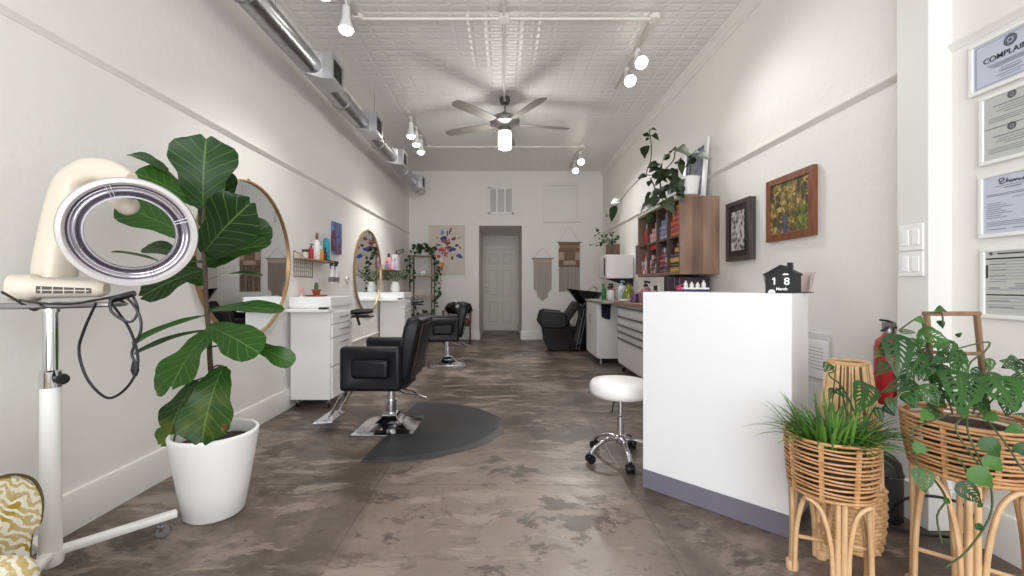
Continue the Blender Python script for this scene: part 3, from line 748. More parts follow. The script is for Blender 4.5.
# cactus on station one
c = V((XL + .14, STY + .28, 1.0)); g = thing('potted_cactus', 'tiny cactus in a terracotta pot on the nearer white station', 'cactus', c)
TERRA = mat('terracotta', (150, 74, 50), .7)
MB().lathe([(.09, 0), (.1, .006), (.105, .014), (.098, .014), (.09, .007)], c, n=24).build('saucer', TERRA, g)
MB().lathe([(.028, .009), (.038, .055), (.044, .055), (.044, .068), (.036, .068), (.034, .05), (.001, .05)], c, n=20, cap1=False).build('pot', TERRA, g)
cc = MB(); rings = []
for zz, rr_ in ((.05, .016), (.09, .02), (.12, .018), (.135, .008)): rings.append([c + V((math.cos(a * pi / 8) * rr_ * (1 if a % 2 else .78), math.sin(a * pi / 8) * rr_ * (1 if a % 2 else .78), zz)) for a in range(16)])
cc.loft(rings); cc.build('cactus_stem', mat('cactus_green', (66, 96, 60), .6), g)
c = V((XL + .09, STY + .08, 1.0)); g = thing('paper_flower', 'small pink flower pick at the near edge of the first white station', 'flower', c)
MB().lathe([(.012, 0), (.012, .01), (.002, .012), (.002, .05)], c, n=8).build('stem', WHITE2, g)
m_ = MB()
for i in range(5):
    a = 2 * pi * i / 5; m_.ball(c + V((.004, .016 * math.cos(a), .06 + .016 * math.sin(a))), (.006, .014, .014), 8, 6)
m_.build('petal', mat('pink_petal', (226, 150, 160), .6), g)
LF_FIG = mat_leaf('fig_leaf', (20, 48, 13), (46, 88, 27), (122, 154, 84), .38, veins=7, spots=((116, 66, 34), .54))
LF_DARK = mat_leaf('philodendron_leaf', (26, 40, 24), (56, 70, 42), (86, 100, 70), .5, veins=9, vein_amt=.25)
LF_POTHOS = mat_leaf('pothos_leaf', (24, 44, 22), (56, 84, 40), (110, 136, 80), .4, veins=6, vein_amt=.3)
LF_SWISS = mat_leaf('swiss_cheese_leaf', (26, 58, 26), (58, 100, 42), (86, 120, 70), .34, holes=True, veins=8, vein_amt=.3)
LF_PLAIN = mat_leaf('young_vine_leaf', (30, 66, 28), (72, 116, 44), (110, 146, 76), .34, veins=7, vein_amt=.3)
LF_BLADE = mat_leaf('spider_blade', (58, 104, 36), (116, 164, 70), (140, 176, 96), .42, veins=1, vein_amt=.3)
STEM = mat('vine_stem', (74, 84, 48), .6); BARK = mat('fig_bark', (78, 64, 48), .8, bump=(40, .5, .004))
CERAM = mat('white_planter', (238, 238, 236), .42)
# leafy plant on the far station
c = V((XL + .2, 6.84, 1.0)); g = thing('potted_palm', 'bushy green plant in a white vase on the further station', 'potted plant', c)
MB().lathe([(.05, 0), (.075, .03), (.07, .1), (.045, .15), (.05, .17), (.044, .17), (.04, .14), (.001, .13)], c, n=24, cap1=False).build('vase', CERAM, g)
LF_DARK.node_tree.nodes['Principled BSDF'].inputs['Specular IOR Level'].default_value = .2
st = MB(); fo = MB()
for i in range(15):
    a = i * 2.4; e = .35 + .5 * random.random(); L = .2 + .1 * random.random()
    top = c + V((0, 0, .15)) + V((math.cos(a) * math.cos(e), math.sin(a) * math.cos(e), math.sin(e))) * L
    if top.x < XL + .05: top.x = XL + .05 + .03 * random.random()
    st.sweep([c + V((0, 0, .13)), (c + V((0, 0, .2)) * 1 + top) / 2 if False else (c + V((0, 0, .24)) + top) / 2, top], .004, n=5)
    d = (top - c - V((0, 0, .15))).normalized(); sd = d.cross(V((0, 0, 1))).normalized()
    for k in range(6):
        tt = .45 + .11 * k; bp = (c + V((0, 0, .15))).lerp(top, tt)
        tp = bp + (sd * (1 if k % 2 else -1) * .8 + d * .7 + V((0, 0, -.35))).normalized() * .11
        if tp.x < XL + .01: tp.x = XL + .012
        fo.leaf(bp, tp, V((0, -.2, 1)), .034, 'lance', droop=.1)
st.build('stem', STEM, g); fo.build('foliage', LF_POTHOS, g)

# étagère with trailing pothos in the corner
g = thing('etagere', 'slim dark metal shelf unit in the back left corner draped in trailing vines', 'shelf unit', (-1.62, 8.4, 0))
DM = mat('bronze_metal', (92, 78, 66), .4, .5); SHG = mat('shelf_greige', (160, 142, 124), .5)
ex0, ex1, ey0, ey1 = -1.82, -1.40, 8.22, 8.58
for x in (ex0, ex1):
    for y in (ey0, ey1): B(x - .011, x + .011, y - .011, y + .011, 0, 1.7).build('post', DM, g, smooth=0)
for z in (.5, .91, 1.31, 1.7):
    B(ex0 - .012, ex1 + .012, ey0 - .012, ey1 + .012, z - .022, z).build('shelf', SHG, g, smooth=0)
def small_bowl(label, c, r, h, m, name='bowl', cat='bowl'):
    m_ = MB(); m_.lathe([(r * .6, 0), (r, h * .5), (r * .95, h), (r * .85, h), (r * .88, h * .5), (.001, h * .2)], c, n=20, cap1=False)
    return tag(m_.build(name, m), label, cat)
small_bowl('small pale bowl on the second shelf of the dark shelf unit', (-1.6, 8.35, 1.31), .07, .09, CERAM)
small_bowl('small clear cup on the third shelf of the dark shelf unit', (-1.5, 8.35, .91), .05, .1, P('clearish', (196, 190, 184)), 'cup', 'cup')
def pothos(label, c, vines, pr=.09, ph=.13, size=.085, name='trailing_pothos', potm=None):
    g = thing(name, label, 'potted plant', c); c = V(c)
    MB().lathe([(pr * .75, 0), (pr, ph), (pr * .9, ph), (pr * .8, ph * .7), (.001, ph * .7)], c, n=24, cap1=False).build('pot', potm or CERAM, g)
    st = MB(); fo = MB()
    for pts, n in vines:
        pts = [V(p) for p in pts]; st.sweep(smooth_path(pts), .004, n=5)
        sp = smooth_path(pts, 8); L = len(sp) - 1
        for i in range(n):
            t = (i + random.random() * .6) / n * L; k = min(int(t), L - 1); p = sp[k].lerp(sp[k + 1], t - k)
            d = V((random.uniform(-1, 1), random.uniform(-1, .1), random.uniform(-.9, .35))).normalized()
            s = size * random.uniform(.7, 1.2); b0 = p + d * s * .25
            fo.leaf(b0, b0 + d * s, V((random.uniform(-.5, .5), -1, random.uniform(.1, .9))), s * .85, 'heart', droop=.12, fold=.15, nt=6, nu=2)
    st.build('vine', STEM, g); fo.build('foliage', LF_POTHOS, g); return g
def smooth_path(pts, n=5):
    pts = [V(p) for p in pts]
    if len(pts) < 3: return pts
    out = []; q = [pts[0]] + list(pts) + [pts[-1]]
    for i in range(1, len(q) - 2):
        for k in range(n):
            t = k / n; a, b, c, d = q[i - 1], q[i], q[i + 1], q[i + 2]
            out.append(.5 * ((2 * b) + (c - a) * t + (2 * a - 5 * b + 4 * c - d) * t * t + (3 * b - a - 3 * c + d) * t ** 3))
    out.append(pts[-1]); return out
A = lambda x, y, Y: at(x, y, Y)
pothos('trailing pothos in a white pot on top of the dark corner shelf unit', (-1.6, 8.4, 1.701), [
    ([(-1.6, 8.38, 1.82), A(424, 247, 8.3), A(414, 250, 8.2), A(408, 262, 8.15), A(407, 278, 8.15)], 26),
    ([(-1.6, 8.38, 1.82), A(420, 249, 8.25), A(412, 262, 8.15), A(413, 280, 8.15)], 20),
    ([(-1.6, 8.38, 1.82), A(428, 247, 8.25), A(434, 252, 8.15), A(438, 268, 8.15), A(441, 285, 8.15), A(436, 300, 8.15), A(434, 313, 8.15)], 34),
    ([(-1.6, 8.38, 1.82), A(431, 251, 8.25), A(436, 262, 8.12), A(435, 280, 8.12), A(439, 296, 8.12)], 18),
    ([(-1.62, 8.38, 1.82), A(416, 246, 8.3), A(423, 244, 8.3), A(432, 248, 8.3)], 18)])
pothos('low trailing vine on the bottom shelf of the dark corner unit', (-1.6, 8.4, .501), [
    ([(-1.6, 8.38, .62), A(428, 313, 8.15), A(437, 316, 8.1), A(441, 319, 8.1)], 12),
    ([(-1.6, 8.38, .62), A(420, 314, 8.15), A(413, 316, 8.1), A(411, 320, 8.1)], 12)], size=.08)

# bouquet painting on the back wall
a_, b_ = at(428.7, 225.5, YB), at(464.8, 274, YB); zb = 1.345; zt = a_.z
g = thing('bouquet_painting', 'large canvas of a colorful abstract flower bouquet on beige, on the back wall', 'painting', ((a_.x + b_.x) / 2, YB, zb))
B(a_.x, b_.x, YB - .035, YB - .002, zb, zt).build('canvas', mat('canvas_beige', (206, 196, 186), .7, vary=(4, (214, 204, 196))), g, smooth=0)
cols = [(40, 74, 150), (36, 52, 110), (150, 50, 54), (196, 76, 60), (226, 150, 60), (240, 226, 214), (84, 60, 100), (60, 84, 60), (120, 140, 190), (210, 110, 120), (232, 190, 90), (52, 44, 50), (196, 96, 44)]
pm = [mat('paint_%d' % i, c, .5) for i, c in enumerate(cols)]
m_ = MB(); W_, H_ = b_.x - a_.x, zt - zb; yb = YB - .036
def blob(u, v, ru, rv, ci, rot=0, k=9, lay=0):
    m_.mi = ci; cx, cz = a_.x + u * W_, zb + v * H_; ph = random.random() * 6
    o = [(math.cos(t) * ru * (1 + .22 * math.sin(3 * t + ph)), math.sin(t) * rv * (1 + .22 * math.sin(2 * t + ph))) for t in (2 * pi * i / 14 for i in range(14))]
    o = [(cx + (x * math.cos(rot) - z * math.sin(rot)) * W_, cz + (x * math.sin(rot) + z * math.cos(rot)) * W_) for x, z in o]
    m_.loft([[V((x, yb + .003, z)) for x, z in o], [V((x, yb - .0006 * lay - .001, z)) for x, z in o]])
rs = random.Random(3); lay = 0
for u, v, ru, rv, ci, rot in ((.42, .72, .09, .08, 1, 0), (.66, .51, .1, .06, 0, .2), (.85, .37, .09, .06, 0, -.2), (.36, .5, .09, .05, 3, 0), (.38, .2, .06, .1, 4, .1), (.35, .29, .05, .07, 5, 0), (.28, .36, .05, .06, 3, .5), (.7, .72, .07, .04, 2, .2),
        (.78, .59, .05, .04, 11, 0), (.6, .88, .025, .09, 11, -.3), (.52, .84, .02, .09, 7, 0), (.38, .85, .05, .09, 8, 0), (.47, .66, .05, .05, 2, 0), (.54, .62, .06, .03, 6, .6), (.27, .6, .07, .03, 6, -.3), (.2, .55, .05, .03, 7, -.5), (.48, .4, .07, .03, 2, .8),
        (.66, .33, .035, .045, 11, 0), (.45, .46, .05, .05, 9, 0), (.55, .52, .05, .03, 10, 0), (.87, .54, .05, .02, 2, -.8), (.45, .55, .04, .04, 5, 0), (.4, .43, .06, .04, 8, .8), (.6, .56, .04, .03, 3, 0), (.24, .74, .04, .012, 7, -.9), (.85, .74, .05, .012, 1, .6), (.36, .11, .05, .05, 12, 0), (.5, .36, .04, .03, 4, 1)):
    lay += 1; blob(u, v, ru, rv, ci, rot, lay=lay % 5)
for i in range(95):
    lay += 1; r_ = rs.random() ** .75 * .38; t_ = rs.random() * 2 * pi
    kk_ = max(.35, 1.25 - r_ * 3); blob(.52 + math.cos(t_) * r_, .55 + math.sin(t_) * r_ * .75, (.010 + .034 * rs.random()) * kk_, (.008 + .022 * rs.random()) * kk_, rs.randrange(13), rs.random() * 3, lay=lay % 6)
m_.build('paint', pm, g, smooth=0)

# dark wooden armchair against the back wall
AWD = mat_wood('mahogany', (58, 30, 24), (88, 48, 36), (12, 12, 3), rough=.35)
g = thing('wooden_armchair', 'dark wooden armchair with black vinyl back and red brown seat at the back wall', 'armchair', (-.9, 8.3, 0))
cx, cy = -.9, 8.32
for sx in (-1, 1):
    m_ = MB(); m_.sweep([(cx + sx * .25, cy - .2, 0), (cx + sx * .255, cy - .2, .3), (cx + sx * .265, cy - .2, .6)], .016, n=8); m_.build('leg', AWD, g)
    m_ = MB(); m_.sweep([(cx + sx * .22, cy + .26, 0), (cx + sx * .22, cy + .2, .4), (cx + sx * .22, cy + .27, .74)], .016, n=8); m_.build('leg', AWD, g)
    m_ = MB(); m_.sweep([(cx + sx * .268, cy - .23, .61), (cx + sx * .27, cy, .62), (cx + sx * .24, cy + .24, .63)], .026, .011, n=8); m_.build('arm', AWD, g)
MB().box(cx - .23, cx + .23, cy - .2, cy + .22, .36, .46).build('seat', mat('oxblood_vinyl', (86, 34, 30), .4), g, smooth=60, bevel=.03, seg=3)
m_ = MB()
for z, yy in ((.36, .0),): m_.box(cx - .23, cx + .23, cy - .21, cy + .23, .33, .365)
m_.build('seat_rail', AWD, g, smooth=0)
rings = []
for k in range(13):
    t = k / 12 * 2 - 1; x = cx + t * .27; y0 = cy + .23 - .14 * t * t; hz = .62 + .0 * t; hh = .13 * math.sqrt(max(0.02, 1 - abs(t) ** 4))
    rings.append([V((x, y0 + .03 * c_, .66 + hh * s_)) for c_, s_ in ((math.cos(q * pi / 5), math.sin(q * pi / 5)) for q in range(10))])
m_ = MB(); m_.loft(rings); m_.build('backrest', BLACKG, g, smooth=60)

# macramé hangings on the back wall
def macrame(label, p0, p1, zb, rope, bands, fringe, pointed, apex):
    g = thing('macrame_hanging', label, 'wall hanging', ((p0.x + p1.x) / 2, YB, zb))
    zt = p0.z; x0, x1 = p0.x, p1.x; W = x1 - x0; y = YB - .02
    MB().cyl((x0 - .04, y, zt), (x1 + .04, y, zt), .011, n=10).build('dowel', mat('dowel_brown', (128, 100, 78), .6), g)
    MB().sweep([(x0, y, zt + .01), (apex.x, y, apex.z), (x1, y, zt + .01)], .003, n=5).build('hanging_cord', mat('cord_grey', (150, 140, 130), .7), g)
    mats = [mat('yarn_%d_%d_%d' % c_, c_, .9, bump=(120, .5, .003), vary=(60, tuple(min(255, q + 14) for q in c_))) for c_ in rope]
    m_ = MB()
    for (za, zb_, u0, u1, ci, th) in bands:
        m_.mi = ci; m_.box(x0 + u0 * W, x0 + u1 * W, y - th, y + .008, zt - zb_, zt - za)
    m_.build('weave', mats, g, smooth=0, bevel=.003)
    f = MB(); n = fringe[0]
    for i in range(n):
        u = (i + .5) / n; f.mi = fringe[2](i, u); zt_ = zt - fringe[1](u); ze = zb + pointed(u)
        if ze is None: continue
        f.sweep([(x0 + u * W, y, zt_), (x0 + u * W + random.uniform(-.003, .003), y - .002, (zt_ + ze) / 2), (x0 + u * W + random.uniform(-.006, .006), y, ze)], W / n * .56, .005, n=6)
    f.build('fringe', mats, g); return g
macrame('taupe woven macrame hanging with pointed fringe, left of the two on the back wall', at(533.5, 258.6, YB), at(551.6, 258.6, YB), .79, [(172, 154, 144), (184, 166, 156)],
        [(.0, .1, 0, 1, 0, .008)], (20, lambda u: .06, lambda i, u: i % 2), lambda u: .26 * abs(u - .5) * 1.1 + (.1 if abs(u - .5) > .3 else 0), at(542.5, 248, YB))
macrame('brown woven macrame hanging with pale bands and long fringe, right of the two', at(558.6, 242.5, YB), at(579.6, 242.5, YB), .985, [(120, 94, 76), (146, 112, 86), (172, 148, 132)],
        [(0, .06, 0, 1, 0, .008), (.06, .12, .05, 1, 1, .009), (.12, .2, 0, 1, 0, .008), (.2, .4, .25, .78, 0, .008), (.2, .36, 0, .25, 2, .01), (.2, .36, .78, 1, 2, .01), (.36, .5, 0, 1, 0, .007), (.375, .46, .22, .8, 2, .012)],
        (18, lambda u: .46, lambda i, u: 0 if i % 3 else 2 if i in (6, 12) else 1), lambda u: .0, at(568, 226, YB))

# ------------------------------------------------------------------ hair processor on its stand
g = thing('hair_processor', 'cream salon hair processor with a big heater ring on a white rolling stand', 'hair processor', (-1.728, 1.62, 0))
px, py = -1.728, 1.62
MB().lathe([(.034, .05), (.032, .2), (.030, .70), (.030, .72)], (px, py, 0), n=28).build('stand_column', WHITE2, g)
MB().lathe([(.0315, .715), (.0315, .775), (.022, .78), (.022, 1.0), (.028, 1.0), (.028, 1.04)], (px, py, 0), n=24).build('chrome_post', CHROME, g)
k = MB(); k.cyl((px + .028, py - .01, .75), (px + .06, py - .02, .75), .008); k.lathe([(.01, 0), (.02, .004), (.022, .012), (.018, .022), (.001, .024)], (px + .058, py - .02, .75), (1, -.3, 0), n=14); k.build('height_knob', BLACKP, g)
MB().lathe([(.036, .04), (.04, .06), (.036, .09)], (px, py, 0), n=24).build('hub', WHITE2, g)
for d, L in (((.66, .72), .385), ((.42, -.9), .36), ((-.9, .45), .17)):
    d = V((d[0], d[1], 0)).normalized(); e = V((px, py, .083)) + d * L
    m_ = MB(); m_.sweep([V((px, py, .083)) + d * .03, e], .02, .016, n=12, sq=3.5); bs = m_.build('base_arm', WHITE2, g)
    if L > .2:
        q = e - d * .05; w = MB(); w.cyl(q + V((0, 0, -.012)), q + V((0, 0, -.04)), .008); w.box(q.x - .012, q.x + .012, q.y - .018, q.y + .012, .03, .048); co = w.build('caster', STEEL, bs)
        s_ = V((d.y, -d.x, 0)); wh = MB(); wh.cyl(V((q.x, q.y, .025)) - s_ * .012, V((q.x, q.y, .025)) + s_ * .012, .025, n=18); wh.build('wheel', STEEL, co)
t = MB(); tc = V((-1.64, 1.55, 1.030)); t.lathe([(.215, -.006), (.222, 0), (.215, .007), (.2, .003), (.001, .003)], tc, n=40, sx=1.0, sy=.8); t.build('tray', STEEL, g)
# control box lying across the tray
c0, c1 = V((-1.745, 1.50, 1.094)), V((-1.495, 1.60, 1.088))
bx = MB(); bx.sweep([c0, c0.lerp(c1, .04), c0.lerp(c1, .25), c0.lerp(c1, .3), c0.lerp(c1, .93), c1], [.036, .05, .052, .046, .044, .03], [.034, .048, .05, .038, .03, .02], n=20, sq=2.6)
bo = bx.build('control_box', CREAM, g)
d = (c1 - c0).normalized(); sd = V((d.y, -d.x, 0)).normalized()
v_ = MB(); o = c0.lerp(c1, .62) + sd * .0455 + V((0, 0, -.006)); v_.prism([(-.075, -.012), (.075, -.009), (.075, .009), (-.075, .014)], o, d, (0, 0, 1), .002); v_.build('vent_slot', mat('dark_slot', (66, 60, 54), .5), bo, smooth=0)
v_ = MB(); v_.prism([(-.07, -.0015), (.07, -.001), (.07, .0015), (-.07, .0015)], o, d, (0, 0, 1), .004)
for i in range(5): oo = o + d * (-.06 + .03 * i); v_.prism([(-.0012, -.011), (.0012, -.011), (.0012, .012), (-.0012, .012)], oo, d, (0, 0, 1), .004)
v_.build('vent_bar', CREAM, bo, smooth=0)
# ring
rc = at(132, 233, 1.5); view = (V((0, 0, 1.1)) - rc).normalized(); nrm = (view + V((.02, 0, -.1))).normalized()
ring = MB()
prof = [(.19, -.025), (.193, 0), (.188, .018), (.178, .02), (.174, .006), (.172, -.012)]
def rev(prof, mb, n=72):
    x, y, z = frame(nrm)
    mb.loft_closed([[rc + (x * math.cos(2 * pi * i / n) + y * math.sin(2 * pi * i / n)) * r_ + z * h_ for r_, h_ in prof] for i in range(n + 1)])
rev([(.188, -.03), (.192, 0), (.187, .018), (.174, .021), (.166, .010), (.164, -.02)], ring); ring.build('ring_rim', mat('ring_white', (192, 189, 187), .25, coat=.3), g, smooth=60)
m_ = MB(); rev([(.167, -.02), (.166, .006), (.163, -.004), (.155, -.010), (.143, -.009), (.134, .002), (.128, .010), (.123, .010), (.122, -.004), (.126, -.028)], m_); rf = m_.build('reflector', mat('reflector', (158, 154, 162), .36, 1.), g, smooth=50)
for R_, hh_ in ((.1575, .001), (.146, .002)):
    m_ = MB(); m_.torus(rc + nrm * hh_, nrm, R_, .0036, 64, 8); m_.build('heating_element', mat('quartz_tube', (186, 182, 190), .12, .8), rf)
x_, y_, z_ = frame(nrm)
for a in range(0, 360, 90):
    for da in (0, 4):
        q = math.radians(a + 20 + da); dd = x_ * math.cos(q) + y_ * math.sin(q); cl = MB(); cl.cyl(rc + dd * .126 + nrm * .011, rc + dd * .168 + nrm * .012, .0014, n=5); cl.build('element_clip', STEEL, rf)
# arm : rises from the box, curls over to a boss behind the ring
arm = MB()
ap = [at(55, 276, 1.61), at(56, 262, 1.61), at(60, 235, 1.63), at(66, 206, 1.66), at(76, 184, 1.68), at(95, 172, 1.68), at(115, 173, 1.665), at(131, 180, 1.64)]
ap = smooth_path(ap, 4); n_ = len(ap)
def lerp_list(L, n): return [L[int(i / (n - 1) * (len(L) - 1))] + (L[min(int(i / (n - 1) * (len(L) - 1)) + 1, len(L) - 1)] - L[int(i / (n - 1) * (len(L) - 1))]) * ((i / (n - 1) * (len(L) - 1)) % 1) for i in range(n)]
arm.sweep(ap, lerp_list([.05, .05, .05, .05, .05, .05, .045, .025], n_), lerp_list([.062, .060, .055, .053, .058, .052, .036, .02], n_), n=24, ref=(0, 1, 0), sq=3.2)
arm.build('support_arm', CREAM, g, smooth=70)
m_ = MB(); e0 = at(124, 196, 1.60); m_.sweep([at(112, 190, 1.66), at(118, 197, 1.62), at(128, 206, 1.56), at(131, 208, 1.545)], [.026, .036, .036, .02], n=16); m_.build('pivot_boss', CREAM, g, smooth=70)
m_ = MB(); m_.cyl(at(131, 200, 1.58), rc + y_ * .19 * 1.0 - nrm * .01 if False else at(137, 186, 1.52), .012); m_.build('pivot_pin', STEEL, g)
cb = MB()
for pts in ([(20, 300, 1.45), (40, 303, 1.40), (70, 304, 1.38), (96, 300, 1.38), (118, 296, 1.4), (132, 294, 1.42)],
            [(132, 294, 1.42), (138, 310, 1.42), (130, 322, 1.4), (112, 312, 1.38), (112, 299, 1.38), (126, 298, 1.4), (138, 312, 1.4), (141, 330, 1.4), (132, 352, 1.4), (135, 362, 1.4)],
            [(96, 303, 1.38), (84, 330, 1.38), (79, 352, 1.38), (88, 380, 1.38), (108, 398, 1.38), (128, 386, 1.38), (138, 362, 1.4), (130, 330, 1.4), (110, 300, 1.4), (124, 302, 1.4)],
            [(2, 292, 1.42), (16, 300, 1.42), (34, 310, 1.42), (42, 304, 1.42)]):
    cb.sweep(smooth_path([at(*p) for p in pts], 6), .0042, n=7)
p = at(135, 361, 1.4); cb.sweep([p, p + V((0, 0, -.03)), p + V((0, 0, -.05))], [.008, .012, .006], n=8)
p = at(122, 297, 1.4); cb.sweep([p + V((-.03, 0, -.008)), p + V((.04, 0, .012))], [.012, .01], n=8)
cb.build('power_cord', BLACKP, g)

# ------------------------------------------------------------------ fiddle leaf fig
FYc = 2.07; fc = V((-1.408, FYc, 0))
g = thing('fiddle_leaf_fig', 'tall fiddle leaf fig in a large white planter by the left wall', 'potted plant', fc)
MB().lathe([(.118, 0), (.128, .01), (.152, .15), (.176, .30), (.187, .38), (.188, .393), (.184, .398), (.174, .398), (.170, .385), (.168, .34)], fc, n=48, cap1=False).build('pot', CERAM, g, smooth=60)
MB().lathe([(.168, .335), (.1, .345), (.001, .35)], fc, n=30, cap0=False).build('soil', SOIL, g)
T = lambda x, y, dy=0: at(x, y, FYc + dy)
tr = MB(); trunk = smooth_path([fc + V((0, 0, .33)), T(213, 400), T(210, 360), T(209, 335), T(206, 300), T(205, 270), T(203, 240), T(204, 208)], 4)
tr.sweep(trunk, lerp_list([.013, .012, .011, .010, .007], len(trunk)), n=8); 
lf = MB()
N0 = V((.55, -1, .25))
LEAVES = [ # base px, tip px, dY base, dY tip, width px, normal
    (203, 210, 206, 139, 0, -.02, 62, (.5, -1, .1)), (168, 172, 131, 154, .0, .03, 17, (.2, -.6, 1)), (202, 206, 134, 173, .02, .0, 36, (.2, -.8, .6)),
    (198, 240, 118, 205, .0, -.1, 34, (.3, -1, .4)), (203, 254, 250, 203, 0, -.1, 54, (.6, -1, .2)), (206, 266, 269, 224, .02, .06, 30, (-.2, -.9, -.5)),
    (207, 266, 270, 245, 0, -.12, 24, (.1, -.8, .8)), (197, 262, 145, 247, .08, .14, 20, (.1, -.8, .8)), (163, 263, 111, 252, .0, -.08, 9, (.0, -.35, 1)),
    (203, 270, 143, 296, 0, -.1, 33, (.1, -1, .5)), (206, 281, 262, 276, 0, -.1, 10, (.1, -.4, 1)), (206, 312, 283, 311, .0, -.08, 17, (.1, -.7, .9)),
    (203, 316, 132, 344, .0, -.1, 11, (.3, -.5, .9)), (206, 330, 134, 354, .04, -.05, 9, (.3, -.5, .9)), (208, 326, 260, 353, -.02, -.16, 37, (.4, -1, .5)),
    (252, 344, 294, 363, .04, .02, 19, (-.2, -1, .6)), (212, 330, 172, 386, -.02, -.2, 46, (-.2, -1, .35)), (204, 345, 156, 392, .05, .05, 26, (-.3, -1, .3)),
    (223, 366, 202, 441, -.03, -.17, 52, (.15, -1, .2)), (197, 380, 170, 432, .0, -.1, 36, (-.2, -1, .25)), (186, 418, 161, 444, .02, -.05, 24, (-.2, -1, .3)),
    (205, 285, 178, 262, .08, .16, 26, (.3, -1, .3)), (204, 230, 225, 170, .1, .16, 34, (.4, -1, -.1))]
for bx_, by_, tx, ty, d0, d1, wpx, nn in LEAVES:
    w_ = wpx * FYc / F * (.95 if wpx > 30 else 1.05)
    p0, p1 = T(bx_, by_, d0), T(tx, ty, d1)
    lf.leaf(p0, p1, V(nn), w_, 'fiddle', droop=.07, fold=.13, wav=.10, nt=26, nu=8)
    q = min(trunk, key=lambda t_: (t_ - p0).length); q = q + V((0, 0, 0))
    if (q - p0).length > .006: tr.sweep([q, (q + p0) / 2 + V((0, 0, .01)), p0], .0042, n=6)
tr.build('trunk', BARK, g); lf.build('foliage', LF_FIG, g, smooth=180)

# ------------------------------------------------------------------ patterned armchair, mostly out of frame
def fabric():
    t = NT('mustard_feather_fabric'); co = t.coord()
    wv = t.n('TexWave', wave_type='BANDS', bands_direction='DIAGONAL'); t.link(co, wv.inputs['Vector']); wv.inputs['Scale'].default_value = 24; wv.inputs['Distortion'].default_value = 9; wv.inputs['Detail'].default_value = 1.5; wv.inputs['Detail Scale'].default_value = 1.2
    st = t.ramp(wv.outputs['Fac'], [(.55, (0, 0, 0)), (.63, (1, 1, 1))])
    big = t.ramp(t.noise(co, 8, 2), [(.44, (0, 0, 0)), (.5, (1, 1, 1))])
    vo = t.n('TexVoronoi'); t.link(co, vo.inputs['Vector']); vo.inputs['Scale'].default_value = 90
    dots = t.ramp(vo.outputs['Distance'], [(.28, (1, 1, 1)), (.36, (0, 0, 0))])
    a = t.mix(st, srgb((166, 134, 34)), srgb((226, 222, 210)))
    b = t.mix(t.math('MULTIPLY', dots, .8), srgb((206, 196, 160)), srgb((232, 229, 220)))
    t.color(t.mix(big, a, t.mix(.55, b, a))); t.b.inputs['Roughness'].default_value = .8
    t.bump(t.noise(co, 260, 2), .2, .002); return t.m
FAB = fabric(); PIP = mat('dark_piping', (84, 70, 40), .7)
g = thing('patterned_armchair', 'mustard and white feather print armchair at the left edge of the room', 'armchair', (-1.5, .64, 0))
for yc, nm in ((1.02, 'arm'), (.26, 'arm')):
    m_ = MB(); x0_, x1_ = -1.93, -1.215
    sec = [(-.075, .08), (-.075, .42), (-.10, .47), (-.105, .54), (-.085, .595), (-.045, .628), (0, .638), (.045, .628), (.085, .595), (.105, .54), (.10, .48), (.075, .43), (.075, .08)]
    sec = [(q.x, q.y) for q in smooth_path([(a, z, 0) for a, z in sec], 4)]
    m_.loft([[V((x, yc + a, z)) for a, z in [(q * s_, .08 + (z_ - .08) * (1 - (1 - s_) * .3)) for q, z_ in sec]] for x, s_ in ((x0_, .96), (x1_ - .02, 1), (x1_, .94))])
    ao = m_.build(nm, FAB, g, smooth=60, bevel=.006)
    pp = MB(); pp.sweep([V((x1_ - .004, yc + a * .97, z)) for a, z in sec], .0035, n=6); pp.build('piping', PIP, ao)
MB().box(-1.86, -1.20, .34, .94, .12, .36).build('seat_base', FAB, g, smooth=60, bevel=.02)
m_ = MB(); m_.box(-1.80, -1.0, .345, .945, .365, .525); m_.build('seat_cushion', FAB, g, smooth=70, bevel=.05, seg=4)
m_ = MB(); R = M.Translation((-1.76, 0, .36)) @ M.Rotation(math.radians(-6), 4, 'Y'); m_.box(-.1, .05, .32, .96, 0, .52, R); m_.build('backrest', FAB, g, smooth=70, bevel=.05, seg=4)
for x in (-1.84, -1.26):
    for y in (.28, 1.0): MB().lathe([(.018, 0), (.026, .1)], (x, y, 0), n=12).build('leg', AWD, g)
# ================================================================== right side
# reception desk : its front faces the door at 45 degrees
DKW = mat('desk_white', (228, 228, 229), .35)
p0, p1 = V((.761, 2.328, 0)), V((1.247, 1.843, 0)); u = (p1 - p0).normalized(); n_ = V((-u.y * -1, u.x * -1, 0)); n_ = V((-.7068, -.7074, 0)); W_ = (p1 - p0).length; D_ = .36; TOP = 1.067
g = thing('reception_desk', 'white angled reception desk with a grey toe strip', 'desk', (p0 + p1) / 2)
def dk(s0, s1, d0, d1, z0, z1):
    m_ = MB(); q = [p0 + u * s0 - n_ * d0, p0 + u * s1 - n_ * d0, p0 + u * s1 - n_ * d1, p0 + u * s0 - n_ * d1]
    return m_.loft([[v + V((0, 0, z)) for v in q] for z in (z0, z1)])
dk(0, W_, 0, .022, .1, TOP).build('front_panel', DKW, g, smooth=0, bevel=.002)
dk(W_ - .022, W_, .022, D_, .02, TOP).build('side_panel', DKW, g, smooth=0, bevel=.002)
dk(0, .022, .022, D_, .02, TOP).build('side_panel', DKW, g, smooth=0, bevel=.002)
dk(.022, W_ - .022, .022, D_, TOP - .025, TOP).build('desk_top', DKW, g, smooth=0, bevel=.002)
dk(.022, W_ - .022, .022, D_, .55, .572).build('shelf', DKW, g, smooth=0)
tag(dk(0, W_ + .002, -.003, .022, .002, .1).build('toe_strip', mat('toe_grey', (112, 110, 122), .4), g, smooth=0), 'grey toe strip along the bottom')

